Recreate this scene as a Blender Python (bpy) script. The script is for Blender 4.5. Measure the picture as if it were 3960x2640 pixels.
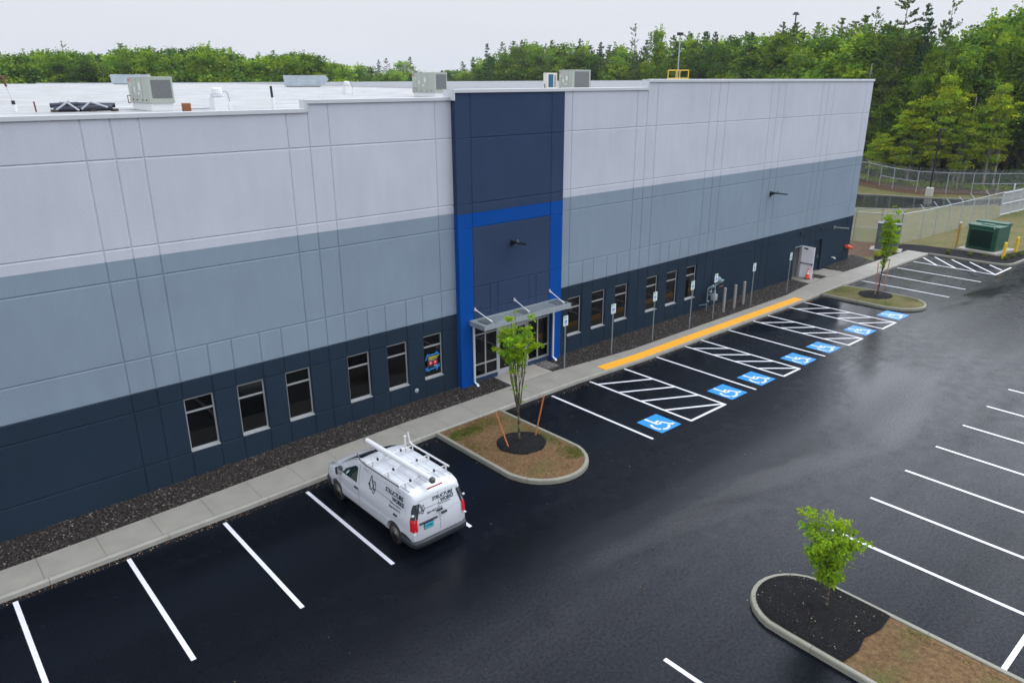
import bpy, bmesh, math, random
import numpy as np
from mathutils import Vector, Matrix
R = math.radians
random.seed(7); rng = np.random.default_rng(7)
sc = bpy.context.scene
for o in list(bpy.data.objects): bpy.data.objects.remove(o)
COL = sc.collection

# ------------------------------------------------------------ camera, world, sun, exposure
CX, CY, CZ = 1.8309, -23.9208, 12.7106
YAW, PITCH, ROLL, F, W0, H0 = 0.7218, 0.3365, -0.0031, 2863.1, 3960.0, 2640.0
fw = Vector((math.sin(YAW)*math.cos(PITCH), math.cos(YAW)*math.cos(PITCH), -math.sin(PITCH)))
rt = Vector((math.cos(YAW), -math.sin(YAW), 0)); up = rt.cross(fw)
r2 = math.cos(ROLL)*rt + math.sin(ROLL)*up; u2 = -math.sin(ROLL)*rt + math.cos(ROLL)*up
cam = bpy.data.objects.new('camera', bpy.data.cameras.new('camera')); COL.objects.link(cam)
cam.matrix_world = Matrix(((r2.x, u2.x, -fw.x, CX), (r2.y, u2.y, -fw.y, CY), (r2.z, u2.z, -fw.z, CZ), (0, 0, 0, 1)))
cam.data.sensor_width = 36; cam.data.lens = F/W0*36
cam.data.clip_start = 0.1; cam.data.clip_end = 5000
sc.camera = cam
def ray(px, py):
    return (fw + r2*((px-W0/2)/F) - u2*((py-H0/2)/F))
def far_spot(px, dist):
    """ground position in the compass direction of a photo column, dist metres off, and depth along the axis"""
    d = ray(px, 330); h = Vector((d.x, d.y, 0)).normalized()
    p = Vector((CX, CY, 0)) + h*dist
    return p.x, p.y, (h*dist).dot(fw)
def top_z(row, depth): return CZ + (319-row)/F*depth*1.0

HAZE = 0.00015
SUN_EL, SUN_AZ = 50, 108
world = bpy.data.worlds.new('World'); sc.world = world; world.use_nodes = True
nt = world.node_tree; N = nt.nodes; L = nt.links; N.clear()
out = N.new('ShaderNodeOutputWorld'); bg = N.new('ShaderNodeBackground'); bg.inputs[1].default_value = 0.1
sky = N.new('ShaderNodeTexSky'); sky.sky_type = 'NISHITA'; sky.sun_disc = False
sky.sun_elevation = R(SUN_EL); sky.sun_rotation = R(SUN_AZ); sky.air_density = 1.0; sky.dust_density = 4.0
hs = N.new('ShaderNodeHueSaturation'); hs.inputs['Saturation'].default_value = 0.25; hs.inputs['Value'].default_value = 0.9
L.new(sky.outputs[0], hs.inputs['Color'])
tc = N.new('ShaderNodeTexCoord'); sx = N.new('ShaderNodeSeparateXYZ'); L.new(tc.outputs['Generated'], sx.inputs[0])
rampn = N.new('ShaderNodeValToRGB'); L.new(sx.outputs[2], rampn.inputs[0])
el = rampn.color_ramp.elements
el[0].position = 0.0; el[0].color = (0.30, 0.31, 0.335, 1)
el[1].position = 0.9; el[1].color = (0.66, 0.70, 0.77, 1)
e = el.new(0.11); e.color = (0.325, 0.335, 0.36, 1)
e = el.new(0.30); e.color = (0.54, 0.57, 0.63, 1)
e = el.new(0.48); e.color = (0.66, 0.70, 0.77, 1)
nz = N.new('ShaderNodeTexNoise'); nz.inputs['Scale'].default_value = 2.6; nz.inputs['Detail'].default_value = 5; nz.inputs['Roughness'].default_value = 0.55
mp = N.new('ShaderNodeMapping'); mp.inputs['Scale'].default_value = (1, 1, 3.5); L.new(tc.outputs['Generated'], mp.inputs[0]); L.new(mp.outputs[0], nz.inputs['Vector'])
mr = N.new('ShaderNodeMapRange'); mr.inputs[1].default_value = 0.3; mr.inputs[2].default_value = 0.7; mr.inputs[3].default_value = 24.1; mr.inputs[4].default_value = 25.2
L.new(nz.outputs[0], mr.inputs[0])
vm = N.new('ShaderNodeVectorMath'); vm.operation = 'SCALE'; L.new(rampn.outputs[0], vm.inputs[0]); L.new(mr.outputs[0], vm.inputs['Scale'])
az = N.new('ShaderNodeVectorMath'); az.operation = 'DOT_PRODUCT'; az.inputs[1].default_value = (0.93, 0.30, 0.2); L.new(tc.outputs['Generated'], az.inputs[0])
def wm(k, a, b_, c_=None):
    q = N.new('ShaderNodeMath'); q.operation = k
    for i_, x_ in enumerate((a, b_)):
        if isinstance(x_, (int, float)): q.inputs[i_].default_value = x_
        else: L.new(x_, q.inputs[i_])
    return q.outputs[0]
hi = N.new('ShaderNodeMapRange'); hi.inputs[1].default_value = 0.11; hi.inputs[2].default_value = 0.36; L.new(sx.outputs[2], hi.inputs[0])
glow = wm('ADD', 1.0, wm('MULTIPLY', wm('MULTIPLY', wm('MAXIMUM', az.outputs['Value'], 0.0), hi.outputs[0]), 1.15))   # the cloud is thinner towards the hidden sun
v2 = N.new('ShaderNodeVectorMath'); v2.operation = 'SCALE'; L.new(vm.outputs[0], v2.inputs[0]); L.new(glow, v2.inputs['Scale']); vm = v2
mx = N.new('ShaderNodeMixRGB'); mx.inputs[0].default_value = 0.96; L.new(hs.outputs[0], mx.inputs[1]); L.new(vm.outputs[0], mx.inputs[2])
L.new(mx.outputs[0], bg.inputs[0]); L.new(bg.outputs[0], out.inputs[0])
sl = bpy.data.lights.new('sun', 'SUN'); sl.energy = 0.6; sl.angle = R(25); sl.color = (1, 0.97, 0.93)
sun = bpy.data.objects.new('sun', sl); COL.objects.link(sun)
sd = Vector((math.sin(R(SUN_AZ))*math.cos(R(SUN_EL)), math.cos(R(SUN_AZ))*math.cos(R(SUN_EL)), math.sin(R(SUN_EL))))
sun.rotation_euler = sd.to_track_quat('Z', 'Y').to_euler(); sun.location = (0, -40, 60)
sc.view_settings.view_transform = 'Standard'; sc.view_settings.look = 'None'
sc.view_settings.exposure = 0.0; sc.view_settings.gamma = 1.0
try:
    sc.cycles.use_denoising = True; sc.cycles.max_bounces = 6; sc.cycles.transparent_max_bounces = 24
    sc.cycles.volume_bounces = 0
except Exception: pass

# ------------------------------------------------------------ helpers
def tag(o, label=None, cat=None, group=None, kind=None):
    if label: o['label'] = label
    if cat: o['category'] = cat
    if group: o['group'] = group
    if kind: o['kind'] = kind
    return o
def empty(name, loc, label, cat, group=None, rz=0):
    o = bpy.data.objects.new(name, None); COL.objects.link(o); o.location = loc; o.rotation_euler.z = rz
    o.empty_display_size = 0.3
    return tag(o, label, cat, group)
class MB:
    def __init__(s): s.v = []; s.f = []
    def add(s, vs, fs):
        n = len(s.v); s.v += [tuple(p) for p in vs]; s.f += [tuple(n+i for i in f) for f in fs]; return s
    def quad(s, a, b, c, d): return s.add([a, b, c, d], [(0, 1, 2, 3)])
    def box(s, x0, x1, y0, y1, z0, z1, b=0.0, M=None):
        if b <= 0:
            v = [(x0,y0,z0),(x1,y0,z0),(x1,y1,z0),(x0,y1,z0),(x0,y0,z1),(x1,y0,z1),(x1,y1,z1),(x0,y1,z1)]
            f = [(0,3,2,1),(4,5,6,7),(0,1,5,4),(1,2,6,5),(2,3,7,6),(3,0,4,7)]
        else:
            bm = bmesh.new(); bmesh.ops.create_cube(bm, size=1)
            for q in bm.verts: q.co = Vector((x0+(q.co.x+.5)*(x1-x0), y0+(q.co.y+.5)*(y1-y0), z0+(q.co.z+.5)*(z1-z0)))
            bmesh.ops.bevel(bm, geom=list(bm.edges), offset=b, segments=2, affect='EDGES', profile=0.6)
            bm.verts.index_update()
            v = [tuple(q.co) for q in bm.verts]; f = [tuple(q.index for q in fc.verts) for fc in bm.faces]; bm.free()
        if M is not None: v = [tuple(M @ Vector(p)) for p in v]
        return s.add(v, f)
    def cyl(s, p0, p1, r0, r1=None, n=10, caps=True):
        r1 = r0 if r1 is None else r1
        p0 = Vector(p0); p1 = Vector(p1); d = (p1-p0)
        if d.length < 1e-6: return s
        q = d.to_track_quat('Z', 'Y').to_matrix()
        vs = []
        for p, r in ((p0, r0), (p1, r1)):
            for i in range(n):
                a = 2*math.pi*i/n; vs.append(p + q @ Vector((r*math.cos(a), r*math.sin(a), 0)))
        fs = [(i, (i+1) % n, n+(i+1) % n, n+i) for i in range(n)]
        if caps: fs += [tuple(range(n-1, -1, -1)), tuple(range(n, 2*n))]
        return s.add(vs, fs)
    def tube(s, pts, rs, n=8):
        if not hasattr(rs, '__len__'): rs = [rs]*len(pts)
        for i in range(len(pts)-1): s.cyl(pts[i], pts[i+1], rs[i], rs[i+1], n)
        for i in range(1, len(pts)-1): s.ball(pts[i], rs[i], 6, 4)
        return s
    def ball(s, c, r, n=10, m=6, sc_=(1, 1, 1)):
        vs = [(c[0], c[1], c[2]-r*sc_[2])]
        for j in range(1, m):
            t = -math.pi/2 + math.pi*j/m
            for i in range(n):
                a = 2*math.pi*i/n
                vs.append((c[0]+r*sc_[0]*math.cos(t)*math.cos(a), c[1]+r*sc_[1]*math.cos(t)*math.sin(a), c[2]+r*sc_[2]*math.sin(t)))
        vs.append((c[0], c[1], c[2]+r*sc_[2])); e = len(vs)-1
        fs = [(0, 1+(i+1) % n, 1+i) for i in range(n)]
        for j in range(m-2):
            for i in range(n): a = 1+j*n; fs.append((a+i, a+(i+1) % n, a+n+(i+1) % n, a+n+i))
        a = 1+(m-2)*n; fs += [(a+i, a+(i+1) % n, e) for i in range(n)]
        return s.add(vs, fs)
    def lathe(s, prof, c=(0, 0, 0), n=16):
        vs = []; m = len(prof)
        for r, z in prof:
            for i in range(n):
                a = 2*math.pi*i/n; vs.append((c[0]+r*math.cos(a), c[1]+r*math.sin(a), c[2]+z))
        fs = [(j*n+i, j*n+(i+1) % n, (j+1)*n+(i+1) % n, (j+1)*n+i) for j in range(m-1) for i in range(n)]
        fs += [tuple(range(n-1, -1, -1)), tuple(range((m-1)*n, m*n))]
        return s.add(vs, fs)
    def poly(s, pts, z0, z1):
        """upright prism over a plan outline (counter-clockwise)"""
        n = len(pts)
        vs = [(p[0], p[1], z0) for p in pts] + [(p[0], p[1], z1) for p in pts]
        fs = [tuple(range(n-1, -1, -1)), tuple(range(n, 2*n))] + [(i, (i+1) % n, n+(i+1) % n, n+i) for i in range(n)]
        return s.add(vs, fs)
    def sheet(s, pts, z): return s.add([(p[0], p[1], z if not callable(z) else z(*p)) for p in pts], [tuple(range(len(pts)))])
    def xf(s, M): s.v = [tuple(M @ Vector(p)) for p in s.v]; return s
    def build(s, name, mat, parent=None, smooth=False, loc=None):
        me = bpy.data.meshes.new(name); me.from_pydata(s.v, [], s.f); me.update()
        if isinstance(mat, (list, tuple)):
            for m in mat: me.materials.append(m)
        elif mat: me.materials.append(mat)
        if smooth:
            me.polygons.foreach_set('use_smooth', [True]*len(me.polygons))
        o = bpy.data.objects.new(name, me); COL.objects.link(o)
        if parent is not None: o.parent = parent
        if loc is not None: o.location = loc
        return o
def children(o): return [c for c in bpy.data.objects if c.parent == o]
def copy_tree(o, parent=None):
    kids = children(o)
    c = o.copy(); COL.objects.link(c); c.parent = parent
    for k in kids: copy_tree(k, c)
    return c

# ------------------------------------------------------------ materials
MATS = {}
def mat(name, col, rough=0.6, metal=0.0, noise=None, bump=None, spec=None, coat=0.0, emit=None):
    """noise=(scale, amount) mottles the colour; bump=(scale, strength)"""
    if name in MATS: return MATS[name]
    m = bpy.data.materials.new(name); m.use_nodes = True; t = m.node_tree; b = t.nodes['Principled BSDF']
    b.inputs['Base Color'].default_value = (*col, 1); b.inputs['Roughness'].default_value = rough; b.inputs['Metallic'].default_value = metal
    if spec is not None: b.inputs['Specular IOR Level'].default_value = spec
    if coat: b.inputs['Coat Weight'].default_value = coat; b.inputs['Coat Roughness'].default_value = 0.05
    g = t.nodes.new('ShaderNodeTexCoord')
    if noise:
        n = t.nodes.new('ShaderNodeTexNoise'); n.inputs['Scale'].default_value = noise[0]; n.inputs['Detail'].default_value = 6
        n.inputs['Roughness'].default_value = 0.6
        t.links.new(g.outputs['Object'], n.inputs['Vector'])
        r = t.nodes.new('ShaderNodeMapRange'); r.inputs[1].default_value = 0.25; r.inputs[2].default_value = 0.75
        r.inputs[3].default_value = 1-noise[1]; r.inputs[4].default_value = 1+noise[1]; t.links.new(n.outputs[0], r.inputs[0])
        v = t.nodes.new('ShaderNodeVectorMath'); v.operation = 'SCALE'; v.inputs[0].default_value = col
        t.links.new(r.outputs[0], v.inputs['Scale']); t.links.new(v.outputs[0], b.inputs['Base Color'])
    if bump:
        n = t.nodes.new('ShaderNodeTexNoise'); n.inputs['Scale'].default_value = bump[0]; n.inputs['Detail'].default_value = 4
        t.links.new(g.outputs['Object'], n.inputs['Vector'])
        bp = t.nodes.new('ShaderNodeBump'); bp.inputs['Strength'].default_value = bump[1]; bp.inputs['Distance'].default_value = 0.02
        t.links.new(n.outputs[0], bp.inputs['Height']); t.links.new(bp.outputs[0], b.inputs['Normal'])
    MATS[name] = m; return m
def ramp_mat(name, stops, scale, rough=0.85, bump=0.4, detail=8, stretch=None, second=None):
    """ground cover: a noise ramp of colours"""
    m = bpy.data.materials.new(name); m.use_nodes = True; t = m.node_tree; b = t.nodes['Principled BSDF']; b.inputs['Roughness'].default_value = rough
    b.inputs['Specular IOR Level'].default_value = 0.2
    g = t.nodes.new('ShaderNodeTexCoord'); n = t.nodes.new('ShaderNodeTexNoise'); n.inputs['Scale'].default_value = scale; n.inputs['Detail'].default_value = detail
    n.inputs['Roughness'].default_value = 0.7
    t.links.new(g.outputs['Object'], n.inputs['Vector'])
    r = t.nodes.new('ShaderNodeValToRGB'); t.links.new(n.outputs[0], r.inputs[0]); e = r.color_ramp.elements
    e[0].position = stops[0][0]; e[0].color = (*stops[0][1], 1); e[1].position = stops[-1][0]; e[1].color = (*stops[-1][1], 1)
    for p, c in stops[1:-1]: q = e.new(p); q.color = (*c, 1)
    colr = r.outputs[0]
    if second:
        n2 = t.nodes.new('ShaderNodeTexNoise'); n2.inputs['Scale'].default_value = second[0]; n2.inputs['Detail'].default_value = 5
        t.links.new(g.outputs['Object'], n2.inputs['Vector'])
        mr = t.nodes.new('ShaderNodeMapRange'); mr.inputs[1].default_value = second[1]; mr.inputs[2].default_value = second[2]; t.links.new(n2.outputs[0], mr.inputs[0])
        mm = t.nodes.new('ShaderNodeMixRGB'); t.links.new(mr.outputs[0], mm.inputs[0]); t.links.new(colr, mm.inputs[1])
        n3 = t.nodes.new('ShaderNodeTexNoise'); n3.inputs['Scale'].default_value = scale*2.2; n3.inputs['Detail'].default_value = 6
        t.links.new(g.outputs['Object'], n3.inputs['Vector'])
        r3 = t.nodes.new('ShaderNodeMapRange'); r3.inputs[1].default_value = .3; r3.inputs[2].default_value = .7; r3.inputs[3].default_value = .55; r3.inputs[4].default_value = 1.4
        t.links.new(n3.outputs[0], r3.inputs[0]); v = t.nodes.new('ShaderNodeVectorMath'); v.operation = 'SCALE'; v.inputs[0].default_value = second[3]
        t.links.new(r3.outputs[0], v.inputs['Scale']); t.links.new(v.outputs[0], mm.inputs[2]); colr = mm.outputs[0]
    t.links.new(colr, b.inputs['Base Color'])
    if bump:
        n4 = t.nodes.new('ShaderNodeTexNoise'); n4.inputs['Scale'].default_value = scale*4; n4.inputs['Detail'].default_value = 5
        t.links.new(g.outputs['Object'], n4.inputs['Vector'])
        bp = t.nodes.new('ShaderNodeBump'); bp.inputs['Strength'].default_value = bump; bp.inputs['Distance'].default_value = 0.05
        t.links.new(n4.outputs[0], bp.inputs['Height']); t.links.new(bp.outputs[0], b.inputs['Normal'])
    MATS[name] = m; return m
def wall_mat(name, col, amt=0.05):
    m = bpy.data.materials.new(name); m.use_nodes = True; t = m.node_tree; b = t.nodes['Principled BSDF']
    b.inputs['Roughness'].default_value = 0.8; b.inputs['Specular IOR Level'].default_value = 0.06
    g = t.nodes.new('ShaderNodeTexCoord')
    def nz(s, lo, hi, det=6, sc3=(1, 1, 1)):
        mp = t.nodes.new('ShaderNodeMapping'); mp.inputs['Scale'].default_value = sc3; t.links.new(g.outputs['Object'], mp.inputs[0])
        n = t.nodes.new('ShaderNodeTexNoise'); n.inputs['Scale'].default_value = s; n.inputs['Detail'].default_value = det; t.links.new(mp.outputs[0], n.inputs['Vector'])
        r = t.nodes.new('ShaderNodeMapRange'); r.inputs[1].default_value = .3; r.inputs[2].default_value = .7; r.inputs[3].default_value = lo; r.inputs[4].default_value = hi
        t.links.new(n.outputs[0], r.inputs[0]); return r.outputs[0]
    a = nz(0.35, 1-amt, 1+amt); c = nz(28, 0.93, 1.07, 3); d = nz(1.6, 0.965, 1.03, 6, (1.5, 1, 0.35))
    mu = t.nodes.new('ShaderNodeMath'); mu.operation = 'MULTIPLY'; t.links.new(a, mu.inputs[0]); t.links.new(c, mu.inputs[1])
    m2 = t.nodes.new('ShaderNodeMath'); m2.operation = 'MULTIPLY'; t.links.new(mu.outputs[0], m2.inputs[0]); t.links.new(d, m2.inputs[1])
    v = t.nodes.new('ShaderNodeVectorMath'); v.operation = 'SCALE'; v.inputs[0].default_value = col
    t.links.new(m2.outputs[0], v.inputs['Scale']); t.links.new(v.outputs[0], b.inputs['Base Color'])
    n = t.nodes.new('ShaderNodeTexNoise'); n.inputs['Scale'].default_value = 40; n.inputs['Detail'].default_value = 3; t.links.new(g.outputs['Object'], n.inputs['Vector'])
    bp = t.nodes.new('ShaderNodeBump'); bp.inputs['Strength'].default_value = 0.25; bp.inputs['Distance'].default_value = 0.01
    t.links.new(n.outputs[0], bp.inputs['Height']); t.links.new(bp.outputs[0], b.inputs['Normal'])
    return m
M_LIGHT = wall_mat('wall_pale_grey', (0.478, 0.496, 0.552))
M_MID = wall_mat('wall_blue_grey', (0.212, 0.268, 0.325))
M_DARK = wall_mat('wall_slate', (0.018, 0.031, 0.049), 0.08)
M_NAVY = wall_mat('wall_navy', (0.031, 0.050, 0.098), 0.08)
M_BLUE = wall_mat('wall_blue', (0.002, 0.060, 0.285), 0.05)
M_COPE = mat('white_coping_metal', (0.50, 0.52, 0.54), 0.35, 0.0, noise=(2, .03))
M_ALU = mat('clear_anodised_aluminium', (0.40, 0.41, 0.42), 0.4, 0.3)
M_GLASS = mat('dark_window_glass', (0.0025, 0.003, 0.0035), 0.03, spec=0.27)
M_WHITE = mat('white_road_paint', (0.62, 0.62, 0.66), 0.5, noise=(14, .16))
M_GALV = mat('galvanised_steel', (0.40, 0.44, 0.46), 0.42, 0.5, noise=(6, .12))
M_STEEL = mat('dull_zinc_steel', (0.30, 0.33, 0.34), 0.5, 0.6, noise=(8, .1))
M_BLACK = mat('black_powder_coat', (0.01, 0.011, 0.013), 0.35)
M_RUBBER = mat('black_rubber', (0.018, 0.018, 0.019), 0.75)
M_YELLOW = mat('yellow_paint', (0.75, 0.48, 0.02), 0.45, noise=(6, .06))
M_CONC = mat('concrete', (0.235, 0.222, 0.192), 0.75, noise=(1.3, .12), bump=(60, .15))
M_CONC_B = mat('pale_concrete', (0.32, 0.30, 0.262), 0.75, noise=(1.7, .08), bump=(60, .15))
M_CURB = mat('curb_concrete', (0.21, 0.205, 0.165), 0.8, noise=(2.5, .14), bump=(50, .2))
M_DIRTJ = mat('joint_grime', (0.13, 0.12, 0.10), 0.9)
M_BARK = mat('grey_brown_bark', (0.085, 0.066, 0.048), 0.9, noise=(6, .3), bump=(20, .6))
M_BARKL = mat('pale_bark', (0.22, 0.20, 0.17), 0.9, noise=(5, .3), bump=(20, .6))
M_STAKE = mat('orange_brown_stake', (0.42, 0.13, 0.035), 0.7, noise=(7, .15))

def leaf_mat(name, base, var=0.25, trans=0.35, sheen=(1.0, 1.0, 1.0)):
    """leaf colour varies leaf by leaf, clump by clump (stored on the mesh) and tree by tree"""
    m = bpy.data.materials.new(name); m.use_nodes = True; t = m.node_tree; t.nodes.clear()
    o = t.nodes.new('ShaderNodeOutputMaterial'); at = t.nodes.new('ShaderNodeAttribute'); at.attribute_name = 'tint'
    oi = t.nodes.new('ShaderNodeObjectInfo')
    r = t.nodes.new('ShaderNodeMapRange'); r.inputs[3].default_value = 1-var; r.inputs[4].default_value = 1+var; t.links.new(oi.outputs['Random'], r.inputs[0])
    v = t.nodes.new('ShaderNodeVectorMath'); v.operation = 'MULTIPLY'; v.inputs[0].default_value = base; t.links.new(at.outputs['Color'], v.inputs[1])
    s = t.nodes.new('ShaderNodeVectorMath'); s.operation = 'SCALE'; t.links.new(v.outputs[0], s.inputs[0]); t.links.new(r.outputs[0], s.inputs['Scale'])
    d = t.nodes.new('ShaderNodeBsdfDiffuse'); tr = t.nodes.new('ShaderNodeBsdfTranslucent'); g = t.nodes.new('ShaderNodeBsdfGlossy'); g.inputs['Roughness'].default_value = 0.5
    g.inputs[0].default_value = (1, 1, 1, 1)
    t.links.new(s.outputs[0], d.inputs[0])
    s2 = t.nodes.new('ShaderNodeVectorMath'); s2.operation = 'MULTIPLY'; s2.inputs[1].default_value = (1.25, 1.15, 0.5); t.links.new(s.outputs[0], s2.inputs[0]); t.links.new(s2.outputs[0], tr.inputs[0])
    m1 = t.nodes.new('ShaderNodeMixShader'); m1.inputs[0].default_value = trans; t.links.new(d.outputs[0], m1.inputs[1]); t.links.new(tr.outputs[0], m1.inputs[2])
    m2 = t.nodes.new('ShaderNodeMixShader'); m2.inputs[0].default_value = 0.004; t.links.new(m1.outputs[0], m2.inputs[1]); t.links.new(g.outputs[0], m2.inputs[2])
    t.links.new(m2.outputs[0], o.inputs[0]); return m

# wet asphalt: a dark binder under a water film whose smoothness changes from patch to patch
def asphalt_mat():
    m = bpy.data.materials.new('wet_asphalt'); m.use_nodes = True; t = m.node_tree; b = t.nodes['Principled BSDF']
    g = t.nodes.new('ShaderNodeTexCoord')
    def nz(s, lo, hi, a=.35, c=.65, det=5, sc3=(1, 1, 1), rot=0, dist=0):
        mp = t.nodes.new('ShaderNodeMapping'); mp.inputs['Scale'].default_value = sc3; mp.inputs['Rotation'].default_value = (0, 0, rot); t.links.new(g.outputs['Object'], mp.inputs[0])
        n = t.nodes.new('ShaderNodeTexNoise'); n.inputs['Scale'].default_value = s; n.inputs['Detail'].default_value = det; n.inputs['Distortion'].default_value = dist
        t.links.new(mp.outputs[0], n.inputs['Vector'])
        r = t.nodes.new('ShaderNodeMapRange'); r.inputs[1].default_value = a; r.inputs[2].default_value = c; r.inputs[3].default_value = lo; r.inputs[4].default_value = hi
        t.links.new(n.outputs[0], r.inputs[0]); return r.outputs[0]
    def op(k, a, c):
        q = t.nodes.new('ShaderNodeMath'); q.operation = k
        for i, x in enumerate((a, c)):
            if isinstance(x, (int, float)): q.inputs[i].default_value = x
            else: t.links.new(x, q.inputs[i])
        return q.outputs[0]
    grain = nz(45, 0.45, 1.75, .32, .68, 3)
    patch = nz(0.17, 0.85, 1.25, .35, .65, 5, (.5, 1, 1))
    lane = nz(0.5, 0.8, 1.25, .35, .65, 4, (.10, 1.3, 1))
    k = op('MULTIPLY', op('MULTIPLY', grain, patch), lane)
    sxyz = t.nodes.new('ShaderNodeSeparateXYZ'); t.links.new(g.outputs['Object'], sxyz.inputs[0])
    wob = nz(0.6, -.06, .06, .3, .7, 3)
    fr_ = op('FRACT', op('DIVIDE', op('ADD', op('ADD', sxyz.outputs[1], wob), 9.1+36.5), 3.65), 0)
    seam = op('LESS_THAN', fr_, 0.014)          # paver joints every 3.65 m
    k = op('MULTIPLY', k, op('SUBTRACT', 1, op('MULTIPLY', seam, .45)))
    v = t.nodes.new('ShaderNodeVectorMath'); v.operation = 'SCALE'; v.inputs[0].default_value = (0.0028, 0.0038, 0.0062); t.links.new(k, v.inputs['Scale'])
    t.links.new(v.outputs[0], b.inputs['Base Color'])
    puddle = nz(0.13, 0, 1, .57, .66, 7, (.5, 1.6, 1), 0.1, 0.6)
    dry = op('SUBTRACT', 1, puddle)
    wet = nz(0.22, 0.16, 0.25, .38, .66, 7, (.30, 1.2, 1), 0.06, 0.4)
    fine = nz(1.8, -0.03, 0.05, .35, .65, 4)
    t.links.new(op('ADD', op('MULTIPLY', op('ADD', wet, fine), dry), .03), b.inputs['Roughness'])
    film = nz(0.16, 0.10, 0.145, .34, .68, 8, (.35, 1.2, 1), 0.06, 0.3)
    track = nz(0.42, 0.78, 1.15, .35, .65, 5, (.07, 1.2, 1), 0, .2)
    t.links.new(op('MULTIPLY', op('MULTIPLY', film, track), nz(12, .72, 1.28, .35, .65, 3)), b.inputs['Specular IOR Level'])
    b.inputs['Specular Tint'].default_value = (.90, .91, 1.0, 1)
    n = t.nodes.new('ShaderNodeTexNoise'); n.inputs['Scale'].default_value = 70; n.inputs['Detail'].default_value = 2; t.links.new(g.outputs['Object'], n.inputs['Vector'])
    bp = t.nodes.new('ShaderNodeBump'); bp.inputs['Strength'].default_value = 0.06; bp.inputs['Distance'].default_value = 0.01
    t.links.new(n.outputs[0], bp.inputs['Height'])
    n2 = t.nodes.new('ShaderNodeTexNoise'); n2.inputs['Scale'].default_value = 0.8; n2.inputs['Detail'].default_value = 3; t.links.new(g.outputs['Object'], n2.inputs['Vector'])
    b2 = t.nodes.new('ShaderNodeBump'); b2.inputs['Strength'].default_value = 0.04; b2.inputs['Distance'].default_value = 0.05
    t.links.new(n2.outputs[0], b2.inputs['Height']); t.links.new(bp.outputs[0], b2.inputs['Normal'])
    t.links.new(b2.outputs[0], b.inputs['Normal'])
    return m
M_ASPH = asphalt_mat()
M_GRASS = ramp_mat('thin_grass', [(.3, (.065, .052, .020)), (.5, (.115, .098, .034)), (.7, (.15, .125, .05))], 1.8, second=(.35, .45, .7, (.07, .085, .015)))
M_SOIL = ramp_mat('seeded_soil', [(.3, (.058, .032, .015)), (.5, (.130, .075, .034)), (.72, (.20, .125, .060))], 9, bump=.7, second=(.75, .5, .72, (.075, .085, .022)))
M_BSOIL = ramp_mat('bare_brown_soil', [(.3, (.045, .024, .014)), (.55, (.10, .055, .032)), (.75, (.14, .085, .05))], 2.5, bump=.5)
M_MULCH = ramp_mat('black_bark_mulch', [(.3, (.003, .003, .004)), (.6, (.010, .010, .012)), (.8, (.022, .020, .022))], 26, rough=.9, bump=1.0)
M_FLOOR = ramp_mat('forest_floor', [(.3, (.012, .014, .006)), (.6, (.03, .032, .012)), (.8, (.05, .06, .018))], .8)
M_GRAVEL = ramp_mat('dark_gravel_bed', [(.3, (.008, .006, .006)), (.55, (.03, .024, .022)), (.8, (.07, .06, .055))], 14, bump=.9)

# ------------------------------------------------------------ ground
g = MB(); g.sheet([(-2500, -2500), (2500, -2500), (2500, 2500), (-2500, 2500)], -0.12); tag(g.build('ground', M_FLOOR), kind='structure')
# lot
lot = MB(); lot.sheet([(-40, -70), (160, -70), (160, -8.62), (66, -8.60), (64.5, -8.55), (63.6, -8.2), (63.25, -7.6), (63.2, -2.9), (-40, -2.9)], 0.0)
tag(lot.build('asphalt_lot', M_ASPH), kind='structure')

def lerp_tab(tab, x):
    if x <= tab[0][0]: return tab[0][1]
    for (a, p), (b_, q) in zip(tab, tab[1:]):
        if x <= b_: return p + (q-p)*(x-a)/(b_-a)
    return tab[-1][1]
BACK = [(-30, -1.85), (3, -1.85), (7, -1.74), (12, -1.5), (16, -1.37), (24.2, -1.35), (26.5, -1.6), (29.3, -1.84), (44.0, -1.84), (46.0, -1.6), (48, -1.38), (52.5, -1.43), (63.2, -1.47)]
FRONT = [(-30, -3.22), (3, -3.22), (9, -3.16), (13, -3.02), (16.5, -2.92), (24, -2.89), (26.5, -3.0), (28.5, -3.10), (44, -3.11), (46.2, -3.05), (49, -2.98), (52, -3.03), (63.2, -3.0)]
SZ = 0.15
def gz_wall(x): return lerp_tab([(-30, -0.06), (3, -0.05), (8, 0.02), (13, 0.18), (20, 0.2), (26, 0.12), (35, 0.12), (47, 0.2), (57, 0.34)], x)
# sidewalk slabs, one sheet of panels with tooled joints, every 1.53 m
xs = [-12 + 1.53*i for i in range(50)]; xs = [x+0.12 for x in xs if x+0.12 < 63.2] + [63.2]
sw = MB(); jt = MB(); cb = MB()
for i, (a, b_) in enumerate(zip(xs, xs[1:])):
    k = 3; q = [a+0.008+(b_-a-0.016)*j/k for j in range(k+1)]
    for u, w in zip(q, q[1:]):
        sw.add([(u, lerp_tab(FRONT, u)+.16, SZ), (w, lerp_tab(FRONT, w)+.16, SZ), (w, lerp_tab(BACK, w), SZ), (u, lerp_tab(BACK, u), SZ),
                (u, lerp_tab(BACK, u), -.1), (w, lerp_tab(BACK, w), -.1)], [(0, 1, 2, 3), (3, 2, 5, 4)])
    jt.quad((a-.02, lerp_tab(FRONT, a)+.13, SZ-.006), (b_+.02, lerp_tab(FRONT, b_)+.13, SZ-.010), (b_+.02, lerp_tab(BACK, b_)-.01, SZ-.010), (a-.02, lerp_tab(BACK, a)-.01, SZ-.010))
tag(sw.build('sidewalk', M_CONC), kind='structure'); tag(jt.build('sidewalk_joints', M_DIRTJ), kind='structure')
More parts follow.
